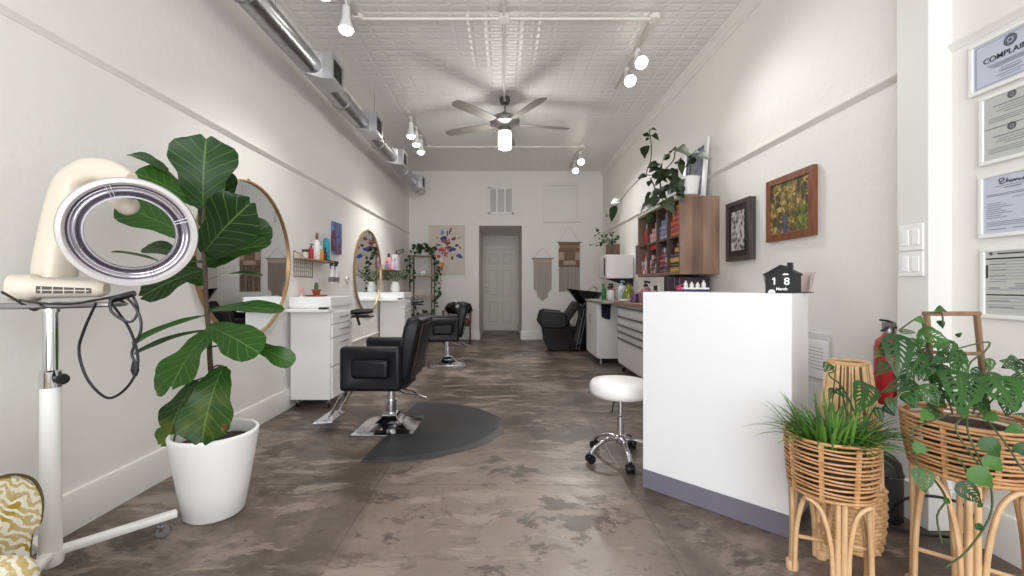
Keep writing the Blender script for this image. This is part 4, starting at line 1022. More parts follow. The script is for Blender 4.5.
# black house-shaped perpetual calendar with tiles
BLK = mat('calendar_black', (13, 14, 17), .6); PRT = mat('print_white', (240, 240, 240), .6)
hc = p1 - u * .060 - n_ * .085 + V((0, 0, TOP)); r_ = u; bk_ = -n_
g = thing('desk_calendar', 'black house-shaped desk calendar reading 18 March on the reception desk', 'calendar', hc)
hw, hh, ha, hd = .060, .087, .122, .11
def hp(a, z, d): return hc + r_ * a + bk_ * d + V((0, 0, z))
sh = [(-hw, 0), (hw, 0), (hw, hh), (0, ha), (-hw, hh)]
m_ = MB(); m_.loft([[hp(a, z, d) for a, z in sh] for d in (0, hd)]); m_.build('house_body', BLK, g, smooth=0, bevel=.0015)
m_ = MB()
for sg in (-1, 1):
    q = [(0, ha - .001), (sg * (hw + .006), hh - .006), (sg * (hw + .006), hh + .002), (0, ha + .008)]
    m_.loft([[hp(a, z, d) for a, z in q] for d in (-.005, hd + .004)])
m_.build('house_roof', BLK, g, smooth=0)
m_ = MB(); m_.loft([[hp(a, z, d) for a, d in ((.022, .02), (.042, .02), (.042, .045), (.022, .045))] for z in (hh, ha + .018)]); m_.build('chimney', BLK, g, smooth=0)
for a in (-.026, .024):
    m_ = MB(); m_.prism([(a - .021, .034), (a + .021, .034), (a + .021, .078), (a - .021, .078)], hc, r_, (0, 0, 1), .002); m_.build('number_tile', mat('tile_black', (20, 21, 24), .6), g, smooth=0, bevel=.0008)
bs = lambda a, z, d=-.0026: basis(hp(a, z, d), r_, (0, 0, 1))
text_mesh('numeral', '8', .046, bs(.026, .039), PRT, g, bold=.0008)
m_ = MB(); m_.prism([(-.0255, .039), (-.0195, .039), (-.0195, .072), (-.0240, .072), (-.0315, .066), (-.0315, .061), (-.0255, .064)], hc + n_ * .0024, r_, (0, 0, 1), .001); m_.build('numeral', PRT, g, smooth=0)
text_mesh('month_lettering', 'March', .0175, bs(.006, .014), PRT, g, bold=.0004)
m_ = MB(); m_.prism([(.008, .083), (.016, .092), (.022, .088), (.027, .091), (.034, .083)], hc, r_, (0, 0, 1), .0012); m_.build('mountain_emblem', PRT, g, smooth=0)
m_ = MB(); q = hp(-.034, .008, 0); x_, y_, z_ = r_, V((0, 0, 1)), n_
m_.loft([[q + (x_ * math.cos(pi * i / 12) + y_ * math.sin(pi * i / 12)) * .015 - y_ * .006 + z_ * d for i in range(13)] for d in (.0, .0015)]); m_.build('moon_emblem', PRT, g, smooth=0)
# pinkish card holder behind the calendar
CARD = mat('blush_card', (186, 166, 158), .6)
kc = hc + bk_ * .145 - r_ * .004
g = thing('card_holder', 'open blush card holder with slanted sides behind the black house calendar', 'holder', kc)
def kp(a, z, d): return kc + r_ * a + bk_ * d + V((0, 0, z))
m_ = MB()
m_.loft([[kp(-.075, .004, .03), kp(.085, .004, .03), kp(.10, .10, .045), kp(-.09, .10, .045)], [kp(-.075, .004, .034), kp(.085, .004, .034), kp(.10, .10, .049), kp(-.09, .10, .049)]])
m_.build('back_board', CARD, g, smooth=0)
for sg, e in ((-1, -.078), (1, .088)):
    m_ = MB(); m_.loft([[kp(e, .004, -.01), kp(e, .004, .03), kp(e + sg * .016, .10, .045), kp(e + sg * .016, .095, -.03)], [kp(e + sg * .003, .004, -.01), kp(e + sg * .003, .004, .03), kp(e + sg * .019, .10, .045), kp(e + sg * .019, .095, -.03)]]); m_.build('side_board', CARD, g, smooth=0)
m_ = MB(); m_.loft([[kp(a, z, d) for a, d in ((-.09, -.012), (.10, -.012), (.10, .05), (-.09, .05))] for z in (.0, .005)]); m_.build('base_board', BLACKP, g, smooth=0)

# white stool on castors
sc = V((.742, 2.71, 0))
g = thing('salon_stool', 'white round swivel stool on a chrome castor base beside the reception desk', 'stool', sc)
MB().lathe([(.15, .405), (.182, .41), (.192, .435), (.192, .47), (.178, .495), (.12, .503), (.001, .505)], sc, n=44).build('seat', mat('white_vinyl', (236, 234, 232), .42, bump=(120, .08, .002)), g, smooth=70)
MB().lathe([(.02, .12), (.02, .27), (.014, .275), (.014, .41), (.06, .405)], sc, n=20).build('gas_lift', CHROME, g)
m_ = MB(); m_.sweep([sc + V((0, 0, .37)), sc + V((-.05, -.02, .36)), sc + V((-.06, -.025, .3))], .004, n=6); m_.build('height_lever', BLACKP, g)
MB().lathe([(.03, .1), (.036, .115), (.036, .145), (.022, .155)], sc, n=20).build('hub', CHROME, g)
for i in range(5):
    a = math.radians(198 + 72 * i); d = V((math.cos(a), math.sin(a), 0))
    l = MB(); l.sweep(smooth_path([sc + d * .02 + V((0, 0, .13)), sc + d * .1 + V((0, 0, .13)), sc + d * .18 + V((0, 0, .095)), sc + d * .215 + V((0, 0, .06))], 4), .013, .010, n=10); lo = l.build('base_leg', CHROME, g)
    q = sc + d * .215; s_ = V((-d.y, d.x, 0)); w = MB(); w.cyl(q + V((0, 0, .027)) - s_ * .022, q + V((0, 0, .027)) - s_ * .006, .0265, n=18); w.cyl(q + V((0, 0, .027)) + s_ * .006, q + V((0, 0, .027)) + s_ * .022, .0265, n=18); w.cyl(q + V((0, 0, .05)), q + V((0, 0, .07)), .01); w.cyl(q + V((0, 0, .027)) - s_ * .008, q + V((0, 0, .027)) + s_ * .008, .012)
    w.build('caster', BLACKP, lo)

# drawer cabinet, door cabinet and the worktop across them
CW = mat('cabinet_white', (226, 226, 226), .35)
g = thing('drawer_cabinet', 'white tool cabinet with black edged drawers behind the reception desk', 'cabinet', (1.75, 4.85, 0))
x0, x1, y0, y1 = 1.478, 2.0, 4.15, 5.54
B(x0 + .02, x1, y0, y1, .1, .862).build('body', CW, g, smooth=0, bevel=.003)
tag_ = mat('drawer_pull_dark', (52, 52, 56), .3, .5)
zs = [(.735, .845, y0 + .02), (.625, .725, y0 + .32), (.54, .618, y0 + .32), (.455, .533, y0 + .32), (.12, .448, y0 + .32)]
for za, zb_, ya in zs:
    d = B(x0 + .003, x0 + .022, ya, y1 - .02, za, zb_).build('drawer', CW, g, smooth=0, bevel=.003)
    h = MB(); h.box(x0 - .018, x0 + .004, ya + .02, y1 - .035, zb_ - .022, zb_ - .008); hh_ = h.build('drawer_pull', tag_, d, smooth=0, bevel=.003)
    h = MB(); h.box(x0 - .019, x0 - .016, ya + .02, y1 - .035, zb_ - .0175, zb_ - .0125); h.build('pull_strip', STEEL, hh_, smooth=0)
for x in (x0 + .06, x1 - .06):
    for y in (y0 + .07, y1 - .07):
        c_ = MB(); c_.box(x - .02, x + .02, y - .03, y + .02, .05, .1); co_ = c_.build('caster', STEEL, g, smooth=0)
        w = MB(); w.cyl((x - .014, y, .036), (x + .014, y, .036), .036, n=18); w.build('wheel', RUBBER, co_)
g = thing('door_cabinet', 'white cabinet with a dark towel over its near side, before the shampoo chair', 'cabinet', (1.65, 6.4, 0))
x0, x1, y0, y1 = 1.32, 2.0, 6.03, 6.80
B(x0 + .02, x1, y0, y1, .07, .862).build('body', CW, g, smooth=0, bevel=.003)
for ya, yb2 in ((y0 + .006, y0 + .37), (y0 + .376, y1 - .006)):
    d = B(x0, x0 + .019, ya, yb2, .08, .855).build('door', CW, g, smooth=0, bevel=.003)
    yy = yb2 - .04 if ya < y0 + .1 else ya + .04
    m_ = MB(); m_.sweep([(x0 + .002, yy, .55), (x0 - .025, yy, .55), (x0 - .025, yy, .68), (x0 + .002, yy, .68)], .005, n=6); m_.build('door_handle', STEEL, d)
for x in (x0 + .07, x1 - .06):
    for y in (y0 + .06, y1 - .06): MB().lathe([(.02, 0), (.016, .03), (.016, .07)], (x, y, 0), n=12).build('foot', STEEL, g)
WT = mat_wood('worktop_oak', (136, 104, 80), (170, 136, 108), (20, 2, 20))
tag(B(1.452, 2.012, 4.1, 5.60, .865, .905).build('worktop', WT, smooth=0, bevel=.003), 'wood-look worktop over the drawer cabinet', 'worktop')
tag(B(1.30, 2.012, 5.605, 6.84, .864, .895).build('worktop', mat('worktop_grey', (150, 138, 130), .4), smooth=0, bevel=.003), 'grey worktop over the cabinet with the hanging towel', 'worktop')
NAVY = mat('navy_towel', (30, 32, 48), .9, bump=(200, .4, .003))
m_ = MB(); rows = []
for j, (z, y_) in enumerate(((.902, 6.2), (.902, 6.02), (.897, 6.0), (.86, 5.995), (.78, 5.998), (.70, 5.995), (.66, 5.99))):
    rows.append([V((1.36 + .17 * i / 10 + (.02 * j / 6 if i < 5 else -.006 * j), y_ - .008 * math.sin(i * 1.7 + j * .3) * (j > 2) - .004, z - (.0 if j < 5 else .035 * i / 10) + (.0))) for i in range(11)])
m_.loft(rows, False, False, False); ob = m_.build('towel', NAVY, smooth=180); sm_ = ob.modifiers.new('thick', 'SOLIDIFY'); sm_.thickness = .006
tag(ob, 'dark navy towel hanging over the near side of the white cabinet', 'towel')

# shampoo backwash unit
g = thing('shampoo_unit', 'black shampoo chair with a tilting basin at the back right', 'shampoo chair', (1.0, 7.3, 0))
yc = 7.28
m_ = MB()
prof = [(.62, .43), (.66, .20), (.74, .02), (1.10, .02), (1.16, .2), (1.18, .43)]
m_.loft([[V((x, yc + s_ * (.2 if z > .3 else .17), z)) for x, z in prof] for s_ in (-1, 1)]); m_.build('chair_base', BLACKG, g, smooth=50, bevel=.02)
MB().box(.60, 1.10, yc - .22, yc + .22, .42, .54).build('seat', BLACKV, g, smooth=60, bevel=.04, seg=4)
for sg in (-1, 1):
    m_ = MB(); q = [(.60, .44), (.58, .50), (.62, .66), (.67, .70), (1.0, .665), (1.03, .6), (1.03, .44), (.98, .40), (.68, .40)]
    m_.loft([[V((x, yc + sg * yy, z)) for x, z in q] for yy in (.22, .32)]); m_.build('arm_panel', BLACKV, g, smooth=50, bevel=.025, seg=3)
R = M.Translation((1.0, yc, .50)) @ M.Rotation(math.radians(34), 4, 'Y'); m_ = MB(); m_.box(-.03, .07, -.23, .23, 0, .40, R); m_.build('backrest', BLACKV, g, smooth=60, bevel=.03, seg=3)
MB().box(1.02, 1.14, yc - .17, yc + .17, .40, .46).build('seat_cover', mat('brown_pad', (96, 74, 62), .6), g, smooth=0, bevel=.01)
m_ = MB(); q = [(1.10, 0.02), (1.52, .02), (1.56, .84), (1.34, .84), (1.26, .7)]
m_.loft([[V((x, yc + s_ * .2, z)) for x, z in q] for s_ in (-1, 1)]); po = m_.build('pedestal', BLACKG, g, smooth=40, bevel=.02)
for k_ in (0, .05):
    m_ = MB(); m_.sweep([(1.2 + k_, yc - .203, .05), (1.335 + k_, yc - .203, .72)], .006, .006, n=6); m_.build('silver_stripe', STEEL, po)
m_ = MB(); cb_ = V((1.40, yc, .86)); n2 = 32
def ringb(rx, ry, z, dx=0, tilt=.12, spout=0): 
    out = []
    for i in range(n2):
        a = 2 * pi * i / n2; x = math.cos(a) * rx; y = math.sin(a) * ry
        k = max(0, -math.cos(a)) ** 6
        out.append(cb_ + V((x + dx - k * spout, y, z - tilt * x + k * spout * .3)))
    return out
m_.loft([ringb(.12, .12, -.08), ringb(.2, .2, .0), ringb(.27, .25, .12, 0, .1, .03), ringb(.29, .265, .155, 0, .1, .06), ringb(.275, .25, .16, 0, .1, .05), ringb(.24, .22, .10, 0, .1, .02), ringb(.17, .17, .0), ringb(.03, .03, -.03)])
m_.build('basin', BLACKG, g, smooth=60)
m_ = MB(); m_.sweep(smooth_path([(1.58, yc + .08, .95), (1.6, yc + .08, 1.06), (1.52, yc + .05, 1.09), (1.46, yc + .02, 1.03)], 4), .012, n=8); m_.build('faucet', CHROME, g)

# cubby shelf on the right wall with small boxes in it
CUB = mat_wood('rustic_oak', (98, 74, 60), (156, 126, 106), (5, 16, 1.1), axis_bands=(0, .11, .55))
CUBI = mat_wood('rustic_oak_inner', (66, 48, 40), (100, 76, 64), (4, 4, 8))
cx0, cx1, cy0, cy1, cz0, cz1 = 1.656, XR - .002, 4.0, 5.26, 1.21, 1.95
g = thing('cubby_shelf', 'rustic brown wooden cubby shelf with eight compartments on the right wall', 'shelf', (cx0, (cy0 + cy1) / 2, cz0))
T_ = .03
B(cx0, cx1, cy0, cy0 + T_, cz0, cz1).build('side_panel', CUB, g, smooth=0, bevel=.002); B(cx0, cx1, cy1 - T_, cy1, cz0, cz1).build('side_panel', CUB, g, smooth=0, bevel=.002)
B(cx0, cx1, cy0 + T_, cy1 - T_, cz1 - T_, cz1).build('top_panel', CUB, g, smooth=0, bevel=.002); B(cx0, cx1, cy0 + T_, cy1 - T_, cz0, cz0 + T_).build('bottom_panel', CUB, g, smooth=0, bevel=.002)
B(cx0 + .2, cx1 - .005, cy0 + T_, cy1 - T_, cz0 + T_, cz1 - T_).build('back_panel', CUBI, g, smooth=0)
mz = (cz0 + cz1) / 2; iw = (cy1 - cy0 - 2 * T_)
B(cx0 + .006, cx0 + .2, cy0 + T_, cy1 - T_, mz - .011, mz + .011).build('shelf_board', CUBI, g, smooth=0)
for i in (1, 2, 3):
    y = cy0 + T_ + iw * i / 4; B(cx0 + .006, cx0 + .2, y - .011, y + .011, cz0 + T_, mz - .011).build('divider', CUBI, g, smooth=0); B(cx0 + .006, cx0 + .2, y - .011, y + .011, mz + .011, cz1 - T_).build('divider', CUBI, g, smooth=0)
bx = {}
def tube_box(label, y, z, w, h, c, d=.13, group=None, dx=0.):
    n0 = 'carton_%d_%d_%d' % c
    c2 = tuple(min(255, int(q * .55 + 95)) for q in c)
    if n0 not in bx:
        t = NT(n0); co_ = t.coord(); z_ = t.sep(co_)[2]
        t.color(t.mix(t.math('LESS_THAN', t.math('ABSOLUTE', t.math('SUBTRACT', z_, h * .45)), h * .16), srgb(c), srgb(c2))); t.b.inputs['Roughness'].default_value = .45; bx[n0] = t.m
    o = B(cx0 + .03 + dx, cx0 + .03 + dx + d, y - w / 2, y + w / 2, z, z + h).build('color_carton', bx[n0], smooth=0, bevel=.0015)
    tag(o, label, 'box', group)
rq = random.Random(5)
names = {0: 'first', 1: 'second', 2: 'third', 3: 'fourth'}
FILL = { # (column from the far end, row 1 upper): palette, columns, rows, size
    (0, 1): None,
    (1, 1): ('pale pink', [(206, 150, 156), (214, 170, 172), (190, 128, 140)], 5, [5, 4, 3, 3, 2]),
    (2, 1): ('grey blue', [(110, 120, 156), (150, 150, 176), (88, 96, 134)], 5, [5, 5, 4, 4, 3]),
    (3, 1): ('red and yellow', [(190, 64, 44), (208, 96, 40), (176, 44, 56)], 5, [5, 5, 4, 5, 3]),
    (0, 0): ('pink and white', [(206, 120, 136), (226, 214, 216), (176, 80, 96)], 5, [5, 5, 4, 3, 3]),
    (1, 0): ('mixed dark and orange', [(60, 46, 60), (198, 120, 66), (150, 60, 70), (206, 196, 196)], 5, [5, 4, 4, 4, 3]),
    (2, 0): ('charcoal and red', [(50, 50, 66), (70, 74, 96), (160, 44, 60), (196, 190, 196)], 5, [4, 5, 5, 5, 4]),
    (3, 0): ('black and gold', [(196, 140, 40), (44, 38, 40), (212, 160, 60), (52, 44, 60)], 5, [6, 6, 5, 3, 4])}
for (ci, row), f in FILL.items():
    ya = cy1 - T_ - iw * (ci + 1) / 4 + .014; yb_ = ya + iw / 4 - .028; z = (mz + .011) if row else cz0 + T_
    if f is None: continue
    lab, pal, nc, rows_ = f
    w = (yb_ - ya) / nc; h = .052 if (ci, row) != (3, 0) else .047
    where = 'the cubby\'s %s row, %s compartment from the back' % ('upper' if row else 'lower', names[ci])
    for k in range(nc):
        for j in range(rows_[k]):
            tube_box('small hair color carton in %s' % where, ya + w * (k + .5) if True else 0, z + .0005 + j * (h + .0008), w * .94, h, pal[(j + (k if lab[0] != 'b' else 0) + rq.randrange(2)) % len(pal)] if lab[0] != 'b' else pal[j % len(pal)], group='cartons in the %s %s compartment' % ('upper' if row else 'lower', names[ci]), dx=.006 * rq.random())
yc3 = cy1 - T_ - iw * 3.55 / 4
for k in range(2):
    tag(B(cx0 + .04, cx0 + .15, yc3 - .07 + .0 , yc3 - .07 + .10, mz + .011 + .268 + .04 * k - .0, mz + .011 + .268 + .04 * k + .038).build('color_carton', P('mustard', (204, 146, 44)), smooth=0, bevel=.0015), 'mustard yellow carton on top of the red stack in the cubby', 'box') if k == 0 else None
tag(B(cx0 + .03, cx0 + .16, cy1 - T_ - iw * 1.9 / 4, cy1 - T_ - iw * 1.12 / 4, cz0 + T_ + .272, cz0 + T_ + .33).build('product_box', P('redbox', (184, 34, 50)), smooth=0, bevel=.002), 'bright red box on top of the stack in the lower second compartment', 'box')
y_ = cy1 - T_ - iw * .5 / 4
bottle('bottle', 'red bottle with white cap in the upper far compartment, left', 'bottle', (cx0 + .08, y_ + .05, mz + .0115), .042, .25, P('bright red', (186, 36, 46)), P('white', (232, 230, 228)), 'cap')
bottle('bottle', 'red bottle with white cap in the upper far compartment, right', 'bottle', (cx0 + .08, y_ - .06, mz + .0115), .042, .24, P('bright red', (186, 36, 46)), P('white', (232, 230, 228)), 'cap')
# purple canvas past the cubby, towel cabinet, items on the counters
tag(B(XR - .06, XR - .002, 5.78, 6.36, 1.27, 1.70).build('canvas_print', canvas_mat('dusk_purple', [(40, 34, 58), (74, 60, 90), (96, 72, 84), (52, 62, 100)], 4), smooth=0), 'dark purple and blue canvas on the right wall just past the wooden cubby', 'canvas')
g = thing('towel_warmer', 'white towel warmer cabinet on the wall in the back right corner', 'cabinet', (1.75, 6.75, 1.21))
B(1.605, 2.02, 6.62, 7.02, 1.22, 1.59).build('housing', WHITE, g, smooth=0, bevel=.012)
d = B(1.583, 1.604, 6.63, 7.01, 1.235, 1.575).build('door', mat('warmer_door', (214, 212, 210), .3), g, smooth=0, bevel=.006)
m_ = MB(); m_.box(1.571, 1.584, 6.645, 6.70, 1.26, 1.54); m_.build('door_handle', BLACKP, d, smooth=0, bevel=.003)
for yk in (6.66, 6.96): MB().prism([(0, 0), (.36, 0), (0, -.12)], (2.025, yk, 1.2195), (-1, 0, 0), (0, 0, 1), .02).build('wall_bracket', BLACKP, g, smooth=0)
c = V((1.73, 6.76, 1.591)); g = thing('potted_houseplant', 'small leafy plant in a dark wooden box planter on the white towel warmer', 'potted plant', c)
m_ = MB(); m_.box(c.x - .09, c.x + .09, c.y - .09, c.y + .09, c.z, c.z + .17); m_.build('planter_box', mat_wood('planter_wood', (84, 66, 52), (120, 98, 80), (12, 12, 3)), g, smooth=0, bevel=.003)
fo = MB(); st = MB()
for i in range(30):
    a = rq.random() * 6.28; el = rq.uniform(.1, 1.3); L = rq.uniform(.1, .27)
    tp = c + V((0, 0, .18)) + V((math.cos(a) * math.cos(el) - .45, math.sin(a) * math.cos(el), math.sin(el) - .12)) * L
    if tp.x > 1.9: tp.x = 1.9
    st.sweep([c + V((0, 0, .16)), (c + V((0, 0, .26)) + tp) / 2, tp], .0025, n=5)
    dd = V((rq.uniform(-1, .3), rq.uniform(-1, .2), rq.uniform(-.6, .4))).normalized(); fo.leaf(tp, tp + dd * .075, V((-.3, -1, .6)), .05, 'heart', nt=6, nu=2)
st.build('stem', STEM, g); fo.build('foliage', LF_POTHOS, g)
tag(B(XR - .022, XR - .003, 6.18, 6.48, 1.70 + .03, 1.98).build('framed_print', WHITE2, smooth=0, bevel=.003), 'small white frame on the right wall above the purple canvas', 'picture frame')
zc = .9055; zg = .8955
K = lambda px_, x: F * x / (px_ - CX)            # depth of a picture column at a known x
bottle('spray_bottle', 'green spray bottle at the far end of the right counter', 'spray bottle', (1.55, 6.6, zg), .035, .24, P('green', (36, 120, 60)), P('green', (36, 120, 60)), 'spray')
bottle('spray_bottle', 'red and white spray bottle with black trigger on the right counter', 'spray bottle', (1.58, 6.22, zg), .05, .24, P('rose', (190, 110, 116)), BLACKP, 'spray')
bottle('spray_bottle', 'clear spray bottle with black trigger next to the red and white one', 'spray bottle', (1.52, 6.05, zg), .05, .2, mat('hazy_plastic', (214, 212, 212), .2), BLACKP, 'spray')
bottle('bottle', 'white pump bottle behind the olive vase on the right counter', 'bottle', (1.66, 6.0, zg), .045, .28, P('white', (232, 230, 228)), P('paleblue', (150, 180, 206)), 'pump')
bottle('bottle', 'pale blue bottle left of the olive vase', 'bottle', (1.6, 5.76, zg), .035, .2, P('paleblue', (150, 180, 206)), P('white', (232, 230, 228)), 'cap')
c = V((1.62, 5.52, zc)); m_ = MB(); m_.lathe([(.06, 0), (.085, .02), (.09, .07), (.06, .14), (.034, .18), (.03, .21), (.036, .225), (.03, .225), (.026, .2), (.001, .19)], c, n=28, cap1=False)
tag(m_.build('vase', mat('olive_glass', (116, 122, 28), .18, coat=.4)), 'olive green glass vase on the wood worktop', 'vase')
small_bowl('shallow white dish in front of the olive vase', (1.53, 5.36, zc), .075, .03, CERAM, 'dish', 'dish')
for i, (c_, lab, cc_, hh_) in enumerate((((1.56, 5.08, zc), 'small plum jar right of the olive vase', (110, 70, 110), .1), ((1.64, 5.14, zc), 'small mauve jar behind the plum jar', (170, 140, 170), .12))):
    bottle('jar', lab, 'jar', c_, .045, hh_, P(lab, cc_), P(lab, cc_), 'jar')
bottle('bottle', 'dusty pink pump bottle just left of the reception desk edge', 'bottle', (1.60, 4.80, zc), .055, .25, P('dustypink', (166, 120, 126)), BLACKP, 'pump')
bottle('bottle', 'smaller rose bottle with black cap above the reception desk edge', 'bottle', (1.66, 4.66, zc), .045, .2, P('rosewood', (150, 100, 108)), BLACKP, 'cap')
# dark boxes and a caddy showing over the desk
for i, (ya, yb_, h_, c_, lab) in enumerate(((4.42, 4.52, .30, (34, 32, 48), 'narrow black box standing under the cubby behind the desk'), (4.24, 4.41, .29, (66, 34, 66), 'dark plum box standing under the cubby behind the desk'), (4.12, 4.235, .28, (54, 30, 46), 'wine colored box standing under the cubby, nearest the camera'))):
    tag(B(1.70, 1.99, ya, yb_, zc, zc + h_).build('storage_box', P('sb%d' % i, c_, coat=.3), smooth=0, bevel=.004), lab, 'box')
B_ = V((1.16, 2.62, 0))
g = thing('side_counter', 'low white counter standing behind the reception desk', 'counter', (1.6, 3.2, 0))
B(1.28, 2.0, 2.92, 3.62, .88, .91).build('counter_top', DKW, g, smooth=0, bevel=.003); B(1.31, 1.99, 2.95, 3.60, .0, .88).build('cabinet_body', DKW, g, smooth=0)
c = V((1.40, 3.14, .9105)); g = thing('polish_caddy', 'dark blue caddy of white capped bottles behind the reception desk', 'caddy', c)
m_ = MB(); m_.box(c.x - .09, c.x + .09, c.y - .05, c.y + .05, c.z, c.z + .165); m_.build('caddy_box', P('caddynavy', (44, 50, 92)), g, smooth=0, bevel=.006)
m_ = MB(); m_.box(c.x - .093, c.x + .093, c.y - .053, c.y + .053, c.z + .165, c.z + .178); m_.build('caddy_rim', WHITE, g, smooth=0, bevel=.002)
for i in range(4):
    q = c + V((-.066 + .044 * i, -.02, .178)); b_ = bottle('nail_bottle', '%s white capped bottle from the left in the dark blue caddy' % ('first', 'second', 'third', 'fourth')[i], 'bottle', q, .014, (.05, .042, .04, .052)[i], P('white', (232, 230, 228)), P('white', (232, 230, 228)), 'cap', 'bottles in the blue caddy')
m_ = MB()
c = V((1.31, 3.14, .9105)); g = thing('scissors_holder', 'magenta tool loop poking up left of the blue caddy', 'tool', c)
MB().lathe([(.03, 0), (.032, .12), (.028, .12), (.027, .01)], c, n=16, cap1=False).build('cup', P('cup plum', (70, 40, 70)), g)
m_ = MB(); m_.torus(c + V((.008, 0, .185)), (0, 1, 0), .016, .004, 18, 6); m_.torus(c + V((-.024, .0, .175)), (0, 1, 0), .014, .004, 18, 6); m_.cyl(c + V((.0, 0, .06)), c + V((.0, 0, .175)), .006); m_.build('scissor_handle', P('magenta', (206, 50, 110)), g)

# ------------------------------------------------------------------ pictures on the right wall
def wall_picture(label, y0, y1, z0, z1, depth, fw, fm, art, name='framed_picture', cat='picture', matw=0, matm=None, rec=.008):
    """on the right wall, facing -X"""
    g = thing(name, label, cat, (XR, (y0 + y1) / 2, z0))
    f = MB(); xf = XR - depth
    for (a, b, c_, d) in ((y0, y1, z1 - fw, z1), (y0, y1, z0, z0 + fw), (y0, y0 + fw, z0 + fw, z1 - fw), (y1 - fw, y1, z0 + fw, z1 - fw)): f.box(xf, XR - .002, a, b, c_, d)
    f.build('frame', fm, g, smooth=0, bevel=.0025)
    B(xf + rec, XR - .003, y0 + fw * .9, y1 - fw * .9, z0 + fw * .9, z1 - fw * .9).build('mat_board' if matw else 'artwork', matm if matw else art, g, smooth=0)
    if matw: B(xf + rec - .002, xf + rec + .002, y0 + fw + matw, y1 - fw - matw, z0 + fw + matw, z1 - fw - matw).build('artwork', art, g, smooth=0)
    return g, xf + rec
t = NT('window_photo'); co_ = t.coord(); br = t.n('TexVoronoi'); t.link(t.coord(scale=(1, 34, 22)), br.inputs['Vector']); br.inputs['Scale'].default_value = 1
t.color(t.ramp(br.outputs['Distance'], [(.2, srgb((48, 44, 46))), (.42, srgb((140, 134, 136))), (.75, srgb((206, 202, 204)))])); art1 = t.m
wall_picture('dark framed black and white picture on the right wall beside the cubby', 3.42, 3.79, 1.315, 1.825, .055, .038, mat_wood('charcoal_frame', (50, 42, 40), (82, 72, 68), (30, 30, 4)), art1, matw=.05, matm=mat('black_mount', (30, 26, 28), .6))
t = NT('garden_painting'); c3 = t.coord(scale=(1, 1.6, 1)); nz = t.noise(c3, 16, 8, .8); nz2 = t.noise(t.coord(), 5, 2)
co_ = t.coord(); x_, y_, z_ = t.sep(co_)
leafc = t.ramp(nz, [(.36, srgb((22, 20, 14))), (.45, srgb((56, 64, 26))), (.51, srgb((112, 96, 38))), (.57, srgb((156, 124, 54))), (.66, srgb((212, 198, 160)))])
floor_ = t.ramp(nz, [(.35, srgb((52, 34, 30))), (.5, srgb((110, 80, 66))), (.68, srgb((196, 176, 160)))])
lo = t.math('MULTIPLY', t.math('SUBTRACT', .16, t.math('ADD', z_, t.math('MULTIPLY', nz2, .12))), 16, clamp=True)
tk = t.ramp(t.noise(t.coord(scale=(1, 2.4, .9)), 5, 4, .6), [(.50, (0, 0, 0)), (.56, (1, 1, 1))]); leafc = t.mix(t.math('MULTIPLY', tk, .8), leafc, srgb((40, 34, 24)))
lt = t.ramp(t.noise(t.coord(scale=(1, 1, 1.4)), 11, 6, .7), [(.56, (0, 0, 0)), (.62, (1, 1, 1))]); leafc = t.mix(t.math('MULTIPLY', lt, .75), leafc, srgb((214, 184, 96)))
pc = t.mix(lo, leafc, floor_)
gr = t.math('MULTIPLY', t.math('MULTIPLY', t.math('SUBTRACT', -.02, t.math('ADD', y_, t.math('MULTIPLY', nz2, .1))), 14, clamp=True), t.math('LESS_THAN', t.math('ADD', z_, t.math('MULTIPLY', nz, .2)), .32))
pc = t.mix(t.math('MULTIPLY', gr, .6), pc, t.ramp(nz, [(.35, srgb((30, 50, 20))), (.6, srgb((110, 140, 60)))]))
fig = t.math('MULTIPLY', t.math('LESS_THAN', t.math('ABSOLUTE', t.math('SUBTRACT', t.math('ADD', y_, t.math('MULTIPLY', nz, .09)), .085)), .022), t.math('MULTIPLY', t.math('GREATER_THAN', z_, .05), t.math('LESS_THAN', t.math('ADD', z_, t.math('MULTIPLY', nz, .05)), .2)))
pc = t.mix(t.math('MULTIPLY', fig, .85), pc, srgb((58, 74, 122))); t.color(pc); t.b.inputs['Roughness'].default_value = .5
wall_picture('garden painting in an orange brown wooden frame on the right wall', 2.745, 3.24, 1.43, 1.888, .035, .048, mat_wood('cherry_frame', (98, 52, 30), (140, 82, 50), (20, 20, 4)), t.m)
# white framed blue print leaning on the wall atop the cubby
g = thing('framed_print', 'white framed dark blue photograph leaning on the wall atop the cubby', 'picture', (1.97, 4.42, cz1))
R = M.Translation((1.965, 0, cz1 + .001)) @ M.Rotation(math.radians(4.2), 4, 'Y')
f = MB(); ya, yb_, hh_ = 4.17, 4.70, .62
for (a, b, z0, z1) in ((ya, yb_, hh_ - .06, hh_), (ya, yb_, 0, .06), (ya, ya + .06, .06, hh_ - .06), (yb_ - .06, yb_, .06, hh_ - .06)): f.box(-.012, .012, a, b, z0, z1, R)
f.build('frame', WHITE2, g, smooth=0, bevel=.002)
m_ = MB(); m_.box(-.004, .011, ya + .055, yb_ - .055, .055, hh_ - .055, R); m_.build('photo', canvas_mat('blue_photo', [(30, 34, 60), (56, 62, 104), (90, 96, 130), (40, 40, 66), (200, 200, 214)], 5, (1, 1, 1.4)), g, smooth=0)

